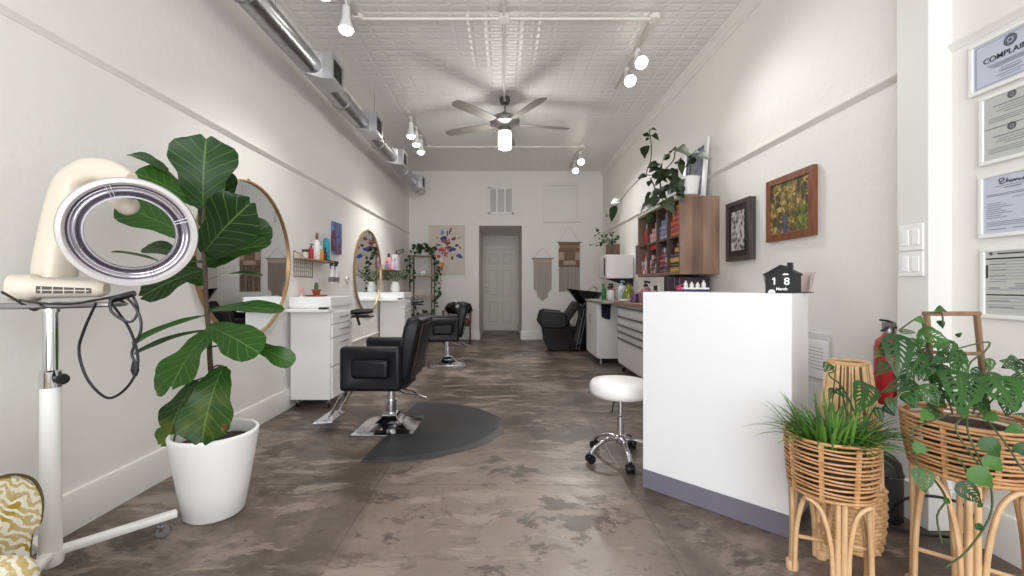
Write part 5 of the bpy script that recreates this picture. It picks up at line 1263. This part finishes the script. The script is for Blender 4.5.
# philodendron in a white pot on the cubby
c = V((1.79, 4.13, cz1 + .0005)); g = thing('climbing_philodendron', 'sprawling dark climbing plant in a white pot with wooden foot on the cubby', 'potted plant', c)
MB().lathe([(.075, 0), (.085, .002), (.085, .022), (.075, .024)], c, n=32).build('wooden_foot', mat_wood('foot_oak', (150, 110, 66), (186, 142, 92), (10, 10, 10)), g)
MB().lathe([(.076, .024), (.085, .03), (.104, .19), (.106, .20), (.098, .20), (.094, .18), (.001, .175)], c, n=40, cap1=False).build('pot', CERAM, g)
Q = lambda zx, zy, x=1.72: at(600 + zx / 5.76, 130 + zy / 5.76, F * x / (600 + zx / 5.76 - CX))
st = MB(); fo = MB()
def vine(pts, r=.006): st.sweep(smooth_path([Q(*p) for p in pts], 5), r, n=6)
st.sweep(smooth_path([c + V((0, 0, .17)), Q(520, 170, 1.75), Q(440, 120, 1.74), Q(420, 180, 1.72), Q(350, 250, 1.72)], 5), .006, n=6)
vine([(350, 380, 1.74), (345, 300, 1.73), (330, 260, 1.72), (268, 255, 1.72), (290, 180, 1.72), (297, 105, 1.72), (288, 30, 1.72), (284, 5, 1.72)])
vine([(268, 260, 1.72), (225, 285, 1.72), (170, 340, 1.72), (120, 405, 1.72), (90, 440, 1.72)])
vine([(320, 400, 1.74), (315, 330, 1.73), (290, 280, 1.72)], .009); vine([(360, 400, 1.76), (350, 330, 1.74), (345, 280, 1.73)], .008)
PL = [((262, 92), (258, 166), 46), ((284, 38), (248, 22), 24), ((284, 45), (262, 62), 18), ((300, 30), (340, 62), 26), ((290, 8), (328, 4), 16), ((128, 418), (60, 424), 34), ((88, 436), (66, 530), 42), ((45, 470), (38, 505), 14), ((270, 268), (216, 278), 34),
      ((345, 262), (300, 255), 44), ((352, 228), (280, 240), 36), ((358, 222), (412, 130), 42), ((350, 200), (286, 222), 26), ((400, 140), (372, 175), 34), ((412, 130), (440, 112), 36), ((440, 108), (530, 165), 50), ((552, 148), (640, 176), 52), ((520, 160), (575, 130), 34), ((556, 176), (488, 216), 48), ((468, 170), (476, 262), 34), ((445, 195), (470, 175), 34),
      ((470, 290), (388, 378), 74), ((482, 320), (440, 376), 50), ((450, 284), (470, 360), 60), ((345, 398), (228, 500), 66), ((375, 402), (432, 488), 70), ((330, 345), (385, 400), 56), ((300, 470), (272, 540), 36), ((372, 228), (392, 282), 30), ((290, 290), (280, 326), 28), ((310, 270), (350, 285), 40), ((330, 240), (345, 300), 36)]
for i in range(24):
    zx, zy = rq.uniform(300, 460), rq.uniform(190, 430); an = rq.uniform(.2, 3.3); ln = rq.uniform(38, 66)
    PL.append(((zx, zy), (zx + ln * math.cos(an), zy + ln * math.sin(an)), ln * rq.uniform(.6, .8)))
for a, b, wz in PL:
    x = 1.72 if a[0] < 400 else 1.74
    if a[1] > 280 and a[0] > 200: x = 1.645 if b[1] > 470 else 1.70
    if a[0] > 430 and a[1] < 250: x = 1.70
    p0_, p1_ = Q(a[0], a[1], x), Q(b[0], b[1], x - .04)
    fo.leaf(p0_, p1_, V((-.6, -1, .35)), wz / 5.76 * p0_.y / F * 1.22, 'heart' if wz > 40 else 'ovate', droop=.1, fold=.14, wav=.05, nt=10)
st.build('vine', STEM, g); fo.build('foliage', LF_DARK, g, smooth=180)

# ------------------------------------------------------------------ licences in white frames on the near right wall
PAPER = mat('blue_grey_paper', (196, 200, 214), .55); PAPER2 = mat('grey_paper', (190, 192, 188), .55); INK = mat('ink', (44, 46, 54), .6); INK2 = mat('ink_soft', (120, 124, 138), .6); SEALR = mat('seal_red', (120, 48, 56), .6)
def cert(label, yl, z1, z0, paper, w=.30):
    """yl: far (picture-left) edge"""
    g, xp = wall_picture(label, yl - w, yl, z0, z1, .018, .016, WHITE2, paper, 'framed_license', 'framed certificate', rec=.006)
    return g, xp - .0012, yl, w
def lines(g, x, yl, rows, m_=None, name='fine_print'):
    q = MB()
    for (a, b, z, h) in rows: q.box(x - .0003, x + .0012, yl - b, yl - a, z - h / 2, z + h / 2)
    q.build(name, m_ or INK2, g, smooth=0)
def seal(g, x, yl, a, z, r, m_=mat('seal_ink', (84, 86, 98), .6)):
    q = MB(); c_ = V((x, yl - a, z)); q.torus(c_, (1, 0, 0), r, r * .09, 28, 4, r2=.0006); q.torus(c_, (1, 0, 0), r * .62, r * .07, 24, 4, r2=.0006)
    pts_ = [(math.cos(pi / 2 + pi * i / 5) * r * (.45 if i % 2 == 0 else .2), math.sin(pi / 2 + pi * i / 5) * r * (.45 if i % 2 == 0 else .2)) for i in range(10)]
    q.prism(pts_, c_, (0, -1, 0), (0, 0, 1), .0008); q.torus(c_, (1, 0, 0), r * .8, r * .06, 40, 4, r2=.0005); q.build('seal_emblem', m_, g, smooth=0)
tx = lambda x, yl, a, z: basis((x - .0002, yl - a, z), (0, -1, 0), (0, 0, 1))
g, x, yl, w = cert('white framed notice headed COMPLAINTS, topmost on the near right wall', 1.843, 2.134, 1.912, PAPER)
q = MB()
for (a, b, z0, z1) in ((.026, .274, 2.108, 2.1095), (.026, .274, 1.937, 1.9385), (.026, .0275, 1.937, 2.1095), (.2725, .274, 1.937, 2.1095)): q.box(x - .0003, x + .001, yl - b, yl - a, z0, z1)
q.build('border_line', INK2, g, smooth=0)
seal(g, x, yl, .15, 2.083, .021, mat('seal_ink', (84, 86, 98), .6))
text_mesh('heading', 'COMPLAINTS', .031, tx(x, yl, .15, 2.028), INK, g, bold=.0001, xs=1.02)
lines(g, x, yl, [(.07, .23, 2.014, .0012), (.075, .225, 2.008, .0022), (.08, .22, 2.003, .0018), (.09, .21, 1.998, .0018), (.115, .185, 1.985, .002), (.11, .19, 1.976, .002), (.12, .18, 1.971, .0016), (.1, .2, 1.961, .002), (.115, .185, 1.951, .0016)])
g, x, yl, w = cert('white frame with two stacked grey certificates, second from the top on the near right wall', 1.803, 1.893, 1.605, PAPER2)
for zt in (1.868, 1.742):
    seal(g, x, yl, .115, zt - .004, .014)
    lines(g, x, yl, [(.05, .25, zt - .03, .003), (.07, .23, zt - .042, .0016), (.06, .20, zt - .052, .0016), (.09, .2, zt - .062, .0022), (.035, .25, zt - .078, .0014), (.035, .2, zt - .086, .0014), (.035, .22, zt - .094, .0014)], INK2)
lines(g, x, yl, [(.02, .28, 1.7495, .0015)], INK)
q = MB(); q.lathe([(.028, 0), (.03, .0012), (.001, .0013)], (x + .0004, yl - .205, 1.70), (-1, 0, 0), n=30); q.build('seal_sticker', SEALR, g)
g, x, yl, w = cert('white framed letter with a script heading, third from the top on the near right wall', 1.806, 1.566, 1.30, PAPER)
# looping script heading drawn as a pen stroke
q = MB(); sy = lambda a, z: V((x - .0004, yl - a, z))
pen = [(.082, 1.522), (.075, 1.528), (.08, 1.537), (.092, 1.535), (.088, 1.526), (.077, 1.518), (.085, 1.514), (.1, 1.522), (.103, 1.534), (.101, 1.518), (.107, 1.525), (.112, 1.517), (.118, 1.525), (.113, 1.519), (.121, 1.517), (.126, 1.525), (.13, 1.517), (.135, 1.525), (.14, 1.518), (.147, 1.523), (.142, 1.517), (.152, 1.518), (.158, 1.525), (.154, 1.518), (.165, 1.519)]
q.sweep(smooth_path([sy(*p) for p in pen], 4), .0014, n=5); q.build('script_heading', INK, g)
lines(g, x, yl, [(.06, .18, 1.507, .001), (.09, .15, 1.498, .002)], INK); lines(g, x, yl, [(.03, .26, 1.476, .0018), (.03, .24, 1.47, .0018), (.12, .18, 1.456, .002)] + [(.03, .08 + .02 * (i % 3), 1.44 - i * .0085, .0018) for i in range(8)] + [(.03, .26, 1.362 - i * .007, .0016) for i in range(3)] + [(.03, .1, 1.333, .002), (.12, .2, 1.333, .002)], INK2)
g, x, yl, w = cert('white framed permit form with black header bars, lowest on the near right wall', 1.798, 1.258, .966, PAPER2)
seal(g, x, yl, .038, 1.233, .006)
lines(g, x, yl, [(.06, .26, 1.232, .005), (.02, .28, 1.212, .006), (.02, .28, 1.064, .005)], INK)
lines(g, x, yl, [(.02, .026, 1.16, .055)], INK); lines(g, x, yl, [(.035, .28, 1.2 - i * .012, .0012) for i in range(7)] + [(.03, .09, 1.19 - i * .024, .0022) for i in range(4)] + [(.12, .2, 1.11, .003), (.12, .22, 1.1, .003), (.02, .28, 1.085, .001), (.03, .07, 1.092, .003), (.1, .16, 1.092, .003)] + [(.02, .28, 1.05 - i * .013, .001) for i in range(4)] + [(.03, .1, 1.04, .002), (.15, .24, 1.04, .002), (.03, .12, 1.015, .002)], INK2)

# ------------------------------------------------------------------ fire extinguisher, wall pocket
c = V((1.962, 2.165, .50)); g = thing('fire_extinguisher', 'red fire extinguisher hanging on the right wall behind the pilaster', 'fire extinguisher', c)
MB().lathe([(.05, 0), (.06, .012), (.062, .03), (.062, .28), (.055, .32), (.03, .345), (.022, .36)], c, n=32).build('cylinder', mat('extinguisher_red', (166, 22, 32), .25, coat=.5), g)
m_ = MB(); m_.lathe([(.022, .355), (.024, .37), (.018, .4)], c, n=16); m_.box(c.x - .02, c.x + .02, c.y - .02, c.y + .02, c.z + .385, c.z + .415); m_.build('valve', STEEL, g)
m_ = MB(); m_.sweep([c + V((.02, 0, .41)), c + V((-.03, -.02, .425)), c + V((-.075, -.04, .43))], [.013, .014, .011], [.006, .006, .005], n=8); m_.sweep([c + V((0, 0, .395)), c + V((-.04, -.02, .385)), c + V((-.07, -.04, .375))], .009, .004, n=8); m_.build('handle', mat('handle_black', (28, 28, 30), .4), g)
m_ = MB(); m_.sweep(smooth_path([c + V((.02, -.02, .39)), c + V((.02, -.05, .36)), c + V((.03, -.07, .25)), c + V((.03, -.072, .08))], 4), .008, n=8); m_.build('hose', BLACKP, g)
g = thing('wall_pocket', 'clear wall pocket holding a white sheet low on the wall behind the desk', 'document holder', (XR, 2.74, .5))
B(XR - .012, XR - .004, 2.64, 2.85, .5, .80).build('back_plate', mat('clear_acrylic', (214, 213, 211), .15), g, smooth=0, bevel=.002)
o = B(XR - .017, XR - .0125, 2.645, 2.845, .51, .75).build('paper_sheet', mat('sheet_white', (236, 236, 236), .6), g, smooth=0)
q = MB()
for i in range(7): q.box(XR - .0178, XR - .0165, 2.68, 2.80 + .02 * (i % 3) / 2, .70 - i * .022, .703 - i * .022)
q.build('printed_lines', INK2, o, smooth=0)
# ------------------------------------------------------------------ rattan plant stands
LEGM = mat('cane_pole', (200, 160, 116), .45, vary=(14, (220, 184, 142)), bump=(60, .12, .003))
BIND = mat('cane_binding', (196, 150, 96), .5)
def rattan_stand(name, label, c, R, Rb, z0, z1, Rl, rot, nring, fat, plant, sx=1.):
    g = thing(name, label, 'plant stand', c); c = V(c)
    b = MB()
    for i in range(nring):
        t = i / (nring - 1); z = z0 + (z1 - z0) * t; r = Rb + (R - Rb) * math.sin(t * pi / 2) ** .8
        fatk = fat * (1.5 if i in (0, nring - 1) else 1)
        pts_ = [c + V((math.cos(a) * r * sx, math.sin(a) * r, z + .0025 * math.sin(a * 3 + i * 2))) for a in (2 * pi * k / 44 for k in range(44))]
        b.sweep(pts_, fatk, n=6, closed=True)
    b.lathe([(Rb * .98, z0 - .004), (Rb * .98, z0 + .004)], c, n=36, sx=1, sy=1)
    bo = b.build('basket', RATTAN, g, smooth=70)
    for k in range(8):
        a = 2 * pi * k / 8 + rot + .35; rb = MB(); d = V((math.cos(a), math.sin(a), 0))
        rb.sweep([c + d * (Rb - fat * .9) + V((0, 0, z0 - .01)), c + d * ((R + Rb) / 2 - fat * .4) + V((0, 0, (z0 + z1) / 2)), c + d * (R - fat * .9) + V((0, 0, z1))], .006, .010, n=6); rb.build('basket_rib', RATTAN, bo)
    lr = .0088
    for k in range(4):
        a = rot + pi / 2 * k; d = V((math.cos(a), math.sin(a), 0)); s_ = V((-d.y, d.x, 0))
        l = MB()
        for sg in (-1, 1): l.sweep([c + d * Rl * 1.0 + s_ * sg * .0095, c + d * Rl * .99 + s_ * sg * .0095 + V((0, 0, z0 * .5)), c + d * Rb * .95 + s_ * sg * .010 + V((0, 0, z0 + .004))], [lr * 1.15, lr, lr * .95], n=9)
        l.lathe([(.021, .0), (.0215, .03), (.020, .034)], c + d * Rl, n=14); l.build('leg', LEGM, g)
        a2 = a + pi / 2; d2 = V((math.cos(a2), math.sin(a2), 0)); dm = V((math.cos(a + pi / 4), math.sin(a + pi / 4), 0))
        ar = MB(); pA, pB, top = c + d * Rl * .97 + s_ * .022 + V((0, 0, .006)), c + d2 * Rl * .97 + V((d2.y, -d2.x, 0)) * .022 + V((0, 0, .006)), c + dm * Rb * .97 + V((0, 0, z0 - .014))
        A1 = c + d * Rl * .93 + d2 * Rl * .22 + V((0, 0, z0 * .5)); B1 = c + d2 * Rl * .93 + d * Rl * .22 + V((0, 0, z0 * .5))
        A2 = c + (d * .82 + d2 * .42) * Rl + V((0, 0, z0 * .84)); B2 = c + (d2 * .82 + d * .42) * Rl + V((0, 0, z0 * .84))
        ar.sweep(smooth_path([pA, A1, A2, top, B2, B1, pB], 5), lr * .95, n=9); ar.build('arch', LEGM, g)
    for k in range(2):
        a = rot + pi / 2 * k; d = V((math.cos(a), math.sin(a), 0)); q = MB(); q.sweep([c - d * Rl + V((0, 0, .13 + .012 * k)), c + d * Rl + V((0, 0, .13 + .012 * k))], .0075, n=8); q.build('cross_brace', LEGM, g)
    q = MB(); q.lathe([(.02, .12), (.024, .136), (.02, .152)], c, n=12); q.build('brace_binding', BIND, g)
    g = thing(*plant, 'potted plant', c + V((0, 0, z0 + .006)))
    MB().lathe([(Rb * .62, z0 + .006), (R * .74, z1 - .035), (R * .7, z1 - .03), (R * .66, z1 - .05), (.001, z1 - .05)], c, n=28, cap1=False).build('nursery_pot', mat('nursery_pot', (62, 52, 46), .6), g)
    MB().lathe([(R * .7, z1 - .06), (.001, z1 - .035)], c, n=24, cap0=False).build('soil', SOIL, g)
    return g
rg = random.Random(11)
# spider plant
c1 = V((1.236, 1.61, 0)); R1 = .146
g1 = rattan_stand('rattan_plant_stand', 'lower rattan plant stand right in front of the reception desk', c1, R1, .132, .335, .538, .122, math.radians(-66 + 45 - 2), 14, .0043, ('spider_plant', 'grassy green spider plant spilling out of the lower rattan stand'))
fo = MB()
for i in range(230):
    a = rg.random() * 2 * pi; r0 = rg.random() ** .5 * R1 * .72; b0 = c1 + V((math.cos(a) * r0, math.sin(a) * r0, .50))
    out = .3 + 1.0 * rg.random(); a2 = a + rg.uniform(-.5, .5); L = rg.uniform(.14, .25)
    if i < 14: L = rg.uniform(.24, .34); out = 1.25; a2 = rg.uniform(pi * .75, pi * 1.85)
    d = V((math.cos(a2) * out, math.sin(a2) * out, 1)).normalized()
    pth = [b0 + d * L * t + V((0, 0, -.5 * L * out * .75 * t * t)) for t in (0, .2, .4, .6, .8, 1)]
    w = rg.uniform(.008, .0125); sd = V((-d.y, d.x, 0)).normalized(); prev = None
    for k, p in enumerate(pth):
        wk = w * (1, 1, .95, .8, .55, .06)[k] / 2; row = [(fo.v(p - sd * wk + V((0, 0, wk * .5))), (0, k / 5)), (fo.v(p), (.5, k / 5)), (fo.v(p + sd * wk + V((0, 0, wk * .5))), (1, k / 5))]
        if prev:
            for j in (0, 1): qs = (prev[j], prev[j + 1], row[j + 1], row[j]); fo.face([q[0] for q in qs], [q[1] for q in qs])
        prev = row
fo.build('foliage', LF_BLADE, g1, smooth=180)
Z2 = lambda x, y, Y: at(750 + x / 4.43, 310 + y / 4.43, Y)
st = MB(); sw = MB()
for pts in ([(470, 470, 1.6), (440, 400, 1.6), (400, 330, 1.58), (360, 300, 1.56), (350, 280, 1.56), (372, 272, 1.56), (352, 240, 1.56)], [(480, 470, 1.62), (520, 380, 1.62), (520, 330, 1.6)], [(430, 470, 1.6), (410, 380, 1.6), (380, 345, 1.6)]): st.sweep(smooth_path([Z2(*p) for p in pts], 4), .003, n=5)
st.build('vine', STEM, g1)
for a, b, w, pl in (((352, 236, 1.56), (330, 276, 1.54), 46, 0), ((522, 326, 1.6), (470, 458, 1.52), 105, 1), ((385, 350, 1.6), (432, 392, 1.56), 40, 1), ((365, 345, 1.6), (352, 400, 1.58), 28, 1), ((600, 420, 1.62), (640, 470, 1.6), 50, 1), ((560, 430, 1.6), (585, 500, 1.58), 40, 1)):
    sw.leaf(Z2(*a), Z2(*b), V((-.5, -1, .4)), w / 4.43 * 1.58 / F, 'heart', droop=.08, fold=.1, wav=.04, nt=12, nu=4)
sw.build('vine_foliage', LF_SWISS, g1, smooth=180)

# swiss cheese vine with a wooden trellis
c2 = V((1.60, 1.465, 0)); R2 = .172
g2 = rattan_stand('rattan_plant_stand', 'taller rattan plant stand at the right edge, below the framed certificates', c2, R2, .148, .47, .648, .138, math.radians(47.5), 13, .0050, ('swiss_cheese_vine', 'swiss cheese vine with a wooden trellis growing from the taller rattan stand'))
TW = mat_wood('trellis_wood', (116, 88, 64), (150, 118, 90), (10, 10, 2))
W2 = lambda x, y, Y=1.45: at(870 + x / 4.117, 300 + y / 4.117, Y)
tl = MB(); Yt = 1.50
tl.sweep([W2(268, 470, Yt), W2(232, 50, Yt)], .009, .007, n=8, sq=4); tl.sweep([W2(482, 480, Yt), W2(438, 50, Yt)], .009, .007, n=8, sq=4)
tl.sweep([W2(222, 56, Yt), W2(450, 56, Yt)], .008, .008, n=8, sq=4); tl.sweep([W2(245, 215, Yt - .008), W2(462, 222, Yt - .008)], .006, .006, n=8, sq=4); tl.sweep([W2(260, 400, Yt - .008), W2(478, 405, Yt - .008)], .006, .006, n=8, sq=4)
tl.build('trellis', TW, g2, smooth=30)
X2 = lambda x, y, Y=1.27: at(870 + x / 3.948, 430 + y / 3.948, Y)
st = MB(); sw = MB(); yo = MB()
ST = [[W2(*p) for p in q] for q in (
    [(340, 470, 1.46), (300, 330, 1.46), (240, 200, 1.46), (215, 90, 1.46), (200, 70, 1.46), (120, 125, 1.44)], [(215, 60, 1.46), (290, 50, 1.48), (300, 100, 1.46)],
    [(380, 470, 1.46), (400, 280, 1.45), (470, 215, 1.45), (492, 175, 1.45), (440, 180, 1.46), (360, 200, 1.48)], [(360, 470, 1.48), (370, 300, 1.48), (340, 220, 1.48), (345, 170, 1.48)],
    [(300, 470, 1.44), (210, 400, 1.4), (150, 350, 1.38), (110, 400, 1.36), (70, 430, 1.36)], [(420, 470, 1.42), (490, 330, 1.4), (480, 260, 1.42), (495, 290, 1.42), (490, 250, 1.43)],
    [(440, 480, 1.42), (580, 330, 1.38), (620, 310, 1.36)], [(280, 470, 1.46), (180, 330, 1.44), (215, 220, 1.44), (160, 160, 1.42)])]
ST += [[W2(330, 470, 1.36), X2(180, -10, 1.30), X2(170, 30, 1.29), X2(185, 140, 1.29)], [W2(380, 480, 1.34), X2(340, 0, 1.28), X2(410, 110, 1.27), X2(470, 180, 1.27)], [W2(400, 480, 1.34), X2(390, 20, 1.27), X2(440, 130, 1.265), X2(480, 240, 1.265), X2(470, 350, 1.27), X2(380, 480, 1.27), X2(300, 540, 1.28)],
       [X2(330, 100, 1.27), X2(370, 140, 1.265), X2(400, 220, 1.265)], [W2(470, 480, 1.33), X2(540, 60, 1.25), X2(590, 140, 1.24), X2(640, 190, 1.23)], [X2(250, 190, 1.32), X2(300, 270, 1.33), X2(265, 340, 1.34), X2(285, 450, 1.34)]]
for q in ST: st.sweep(smooth_path(q, 4), .0028, n=5)
st.build('vine', STEM, g2)
LV = [((105, 140, 1.42), (112, 322, 1.36), 100, 1), ((195, 135, 1.46), (328, 172, 1.40), 76, 1), ((212, 222, 1.42), (148, 332, 1.38), 66, 1), ((72, 258, 1.40), (24, 312, 1.36), 52, 1), ((172, 330, 1.4), (44, 382, 1.34), 62, 1), ((366, 292, 1.42), (372, 474, 1.30), 150, 1), ((492, 312, 1.38), (600, 462, 1.28), 138, 1),
      ((600, 318, 1.36), (690, 420, 1.3), 110, 1), ((364, 218, 1.45), (332, 296, 1.42), 56, 1), ((206, 350, 1.42), (282, 440, 1.38), 84, 1), ((150, 378, 1.38), (196, 442, 1.34), 60, 1), ((186, 250, 1.42), (216, 330, 1.38), 44, 1), ((420, 300, 1.46), (470, 420, 1.42), 80, 1), ((300, 320, 1.47), (262, 420, 1.43), 70, 1), ((430, 400, 1.4), (470, 470, 1.36), 70, 1),
      ((305, 36, 1.48), (264, 44, 1.46), 34, 0), ((228, 90, 1.46), (170, 84, 1.43), 36, 0), ((318, 180, 1.44), (250, 196, 1.4), 50, 0), ((312, 235, 1.43), (246, 262, 1.39), 52, 0), ((286, 84, 1.48), (300, 118, 1.46), 26, 0), ((356, 150, 1.48), (380, 134, 1.46), 18, 0), ((495, 240, 1.43), (484, 302, 1.42), 34, 1), ((120, 130, 1.43), (190, 135, 1.43), 22, 1),
      ((190, 160, 1.44), (160, 240, 1.41), 50, 1), ((245, 460, 1.33), (206, 498, 1.30), 50, 0), ((620, 520, 1.24), (548, 545, 1.22), 50, 0), ((474, 470, 1.30), (530, 500, 1.27), 56, 0), ((380, 440, 1.34), (385, 490, 1.31), 40, 0), ((80, 400, 1.36), (100, 470, 1.34), 40, 1), ((560, 400, 1.36), (560, 480, 1.30), 80, 1)]
for i in range(46):
    zx, zy = rg.uniform(130, 640), rg.uniform(250, 470)
    if rg.random() < .3: zx, zy = rg.uniform(80, 330), rg.uniform(120, 330)
    an = rg.uniform(-.6, 3.6); ln = rg.uniform(45, 95); Yl = rg.uniform(1.42, 1.52)
    LV.append(((zx, zy, Yl), (zx + ln * math.cos(an), zy + ln * math.sin(an), Yl - rg.uniform(0, .06)), ln * rg.uniform(.6, .85), 1))
for a, b, w, k in LV:
    p0_, p1_ = W2(*a), W2(*b); (sw if k else yo).leaf(p0_, p1_, V((-.6, -1, .45)), w / 4.117 * p0_.y / F, 'heart', droop=.08, fold=.1, wav=.04, nt=12, nu=4)
LV = [((166, 62, 1.27), (236, 82, 1.25), 46, 0), ((200, 150, 1.27), (216, 248, 1.25), 74, 1), ((345, 208, 1.255), (440, 290, 1.23), 76, 1), ((392, 150, 1.255), (486, 228, 1.23), 84, 0), ((442, 30, 1.26), (512, 108, 1.24), 72, 0), ((452, 100, 1.26), (522, 165, 1.24), 66, 0), ((415, 372, 1.27), (450, 398, 1.265), 30, 0), ((585, 50, 1.24), (640, 112, 1.22), 70, 0), ((425, 290, 1.255), (446, 304, 1.25), 26, 0), ((290, 268, 1.33), (316, 292, 1.33), 24, 0)]
for a, b, w, k in LV:
    p0_, p1_ = X2(*a), X2(*b); (sw if k else yo).leaf(p0_, p1_, V((-.6, -1, .45)), w / 3.948 * p0_.y / F, 'heart', droop=.08, fold=.1, wav=.04, nt=10, nu=4)
sw.build('foliage', LF_SWISS, g2, smooth=180); yo.build('young_foliage', LF_PLAIN, g2, smooth=180)

# tall wicker floor vase behind the stands
c = V((1.475, 1.82, 0)); g = thing('wicker_floor_vase', 'tall tapered wicker floor vase between the two rattan plant stands', 'vase', c)
m_ = MB()
for i in range(15):
    z = .012 + i * .0175; r = .10 + .018 * math.sin(min(1, z / .2) * pi * .6)
    m_.sweep([c + V((math.cos(a) * (r + .004 * math.sin(16 * a + pi * i)), math.sin(a) * (r + .004 * math.sin(16 * a + pi * i)), z)) for a in (2 * pi * k / 64 for k in range(64))], .008, .010, n=6, closed=True)
m_.lathe([(.095, .0), (.1, .01), (.10, .27)], c, n=30, cap1=False); m_.build('woven_base', RATTAN2, g, smooth=70)
RD = mat('split_reed', (220, 182, 132), .55, vary=(40, (238, 208, 164)))
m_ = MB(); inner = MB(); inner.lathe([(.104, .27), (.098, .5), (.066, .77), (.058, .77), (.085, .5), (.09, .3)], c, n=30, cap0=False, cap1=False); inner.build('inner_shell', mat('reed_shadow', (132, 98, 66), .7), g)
for i in range(58):
    a = 2 * pi * i / 58 + rg.uniform(-.02, .02); tw = rg.uniform(-.10, .10); d0 = V((math.cos(a), math.sin(a), 0)); d1 = V((math.cos(a + tw), math.sin(a + tw), 0))
    m_.sweep([c + d0 * .112 + V((0, 0, .26)), c + (d0 + d1) / 2 * .106 + V((0, 0, .5)), c + d1 * .072 + V((0, 0, .77))], rg.uniform(.0028, .0045), n=5)
m_.build('reed_wall', RD, g, smooth=70)
MB().torus(c + V((0, 0, .772)), (0, 0, 1), .066, .010, 36, 8).build('rim', RATTAN2, g); MB().torus(c + V((0, 0, .272)), (0, 0, 1), .108, .010, 36, 8).build('woven_band', RATTAN2, g)
# black canister and hose by the pilaster
c = V((1.79, 2.02, 0)); g = thing('black_canister', 'small black canister with a yellow sticker against the wall behind the rattan stands', 'canister', c)
MB().lathe([(.07, 0), (.082, .01), (.082, .22), (.074, .27), (.05, .30), (.02, .315), (.001, .316)], c, n=30).build('canister_body', BLACKP, g)
m_ = MB(); m_.torus(c + V((0, 0, .22)), (0, 0, 1), .083, .005, 30, 6); m_.build('band', BLACKG, g)
a = math.atan2(-c.y, -c.x); d = V((math.cos(a), math.sin(a), 0)); s_ = V((-d.y, d.x, 0)); m_ = MB(); m_.prism([(-.016, 0), (.016, 0), (.016, .06), (-.016, .06)], c + d * .0815 + V((0, 0, .12)), s_, (0, 0, 1), .002); m_.build('sticker', mat('sticker_yellow', (206, 180, 60), .5), g, smooth=0)
hz = lambda px_, py_, Y_: (lambda p: V((min(p.x, 1.9), p.y, max(p.z, .0075))))(at(px_, py_, Y_))
h = MB(); pts = smooth_path([hz(892, 512, 1.86), hz(902, 500, 1.80), hz(930, 496, 1.76), hz(962, 504, 1.74), hz(979, 520, 1.72), hz(968, 536, 1.76), hz(935, 537, 1.86), hz(905, 532, 1.90), hz(880, 522, 1.93)], 5)
h.sweep(pts, .006, n=8); tag(h.build('black_hose', RUBBER), 'black hose looped on the floor by the white pilaster', 'hose')
# ================================================================== light and camera
def area(name, loc, rot, sx, sy, power, col=(1, 1, 1)):
    l = bpy.data.lights.new(name, 'AREA'); l.shape = 'RECTANGLE'; l.size = sx; l.size_y = sy; l.energy = power; l.color = col
    o = bpy.data.objects.new(name, l); COL.objects.link(o); o.location = loc; o.rotation_euler = rot; return o
# daylight through the shop window behind the camera
area('window_daylight', ((WX0 + WX1) / 2, YF + .01, (WZ0 + WZ1) / 2), (math.radians(90), 0, 0), WX1 - WX0 - .1, WZ1 - WZ0 - .1, 150, (.96, .98, 1))
for i, (x, y, z, tl) in enumerate(LAMPS):
    fanl = i == len(LAMPS) - 1
    l = bpy.data.lights.new('lamp_light', 'POINT' if fanl else 'SPOT'); l.energy = (24 if fanl else 48 * (1.55 if y > 5 else 1)); l.color = (1, .985, .965); l.shadow_soft_size = .07
    if not fanl: l.spot_size = math.radians(100); l.spot_blend = 1
    else: l.shadow_soft_size = .16
    o = bpy.data.objects.new('lamp_light', l); COL.objects.link(o); o.location = (x, y, z); o.rotation_euler = (math.radians(-tl), 0, 0)
wd = bpy.data.worlds.new('daylight'); S.world = wd; wd.use_nodes = True
bg = wd.node_tree.nodes['Background']; bg.inputs[0].default_value = (.8, .88, 1, 1); bg.inputs[1].default_value = 1.0
cam = bpy.data.cameras.new('camera'); co = bpy.data.objects.new('camera', cam); COL.objects.link(co)
co.location = (0, 0, H); co.rotation_euler = (math.radians(90), 0, 0)
cam.sensor_width = 36; cam.lens = F / 1024 * 36; cam.shift_x = (512 - CX) / 1024; cam.shift_y = -(288 - CY) / 1024
cam.clip_start = .02; S.camera = co
vs = S.view_settings; vs.view_transform = 'Standard'; vs.look = 'None'; vs.gamma = 1; vs.use_curve_mapping = False; vs.exposure = 0.04
S.cycles.use_denoising = True; S.cycles.max_bounces = 10; S.cycles.diffuse_bounces = 6; S.cycles.sample_clamp_indirect = 6
S.cycles.transparent_max_bounces = 24
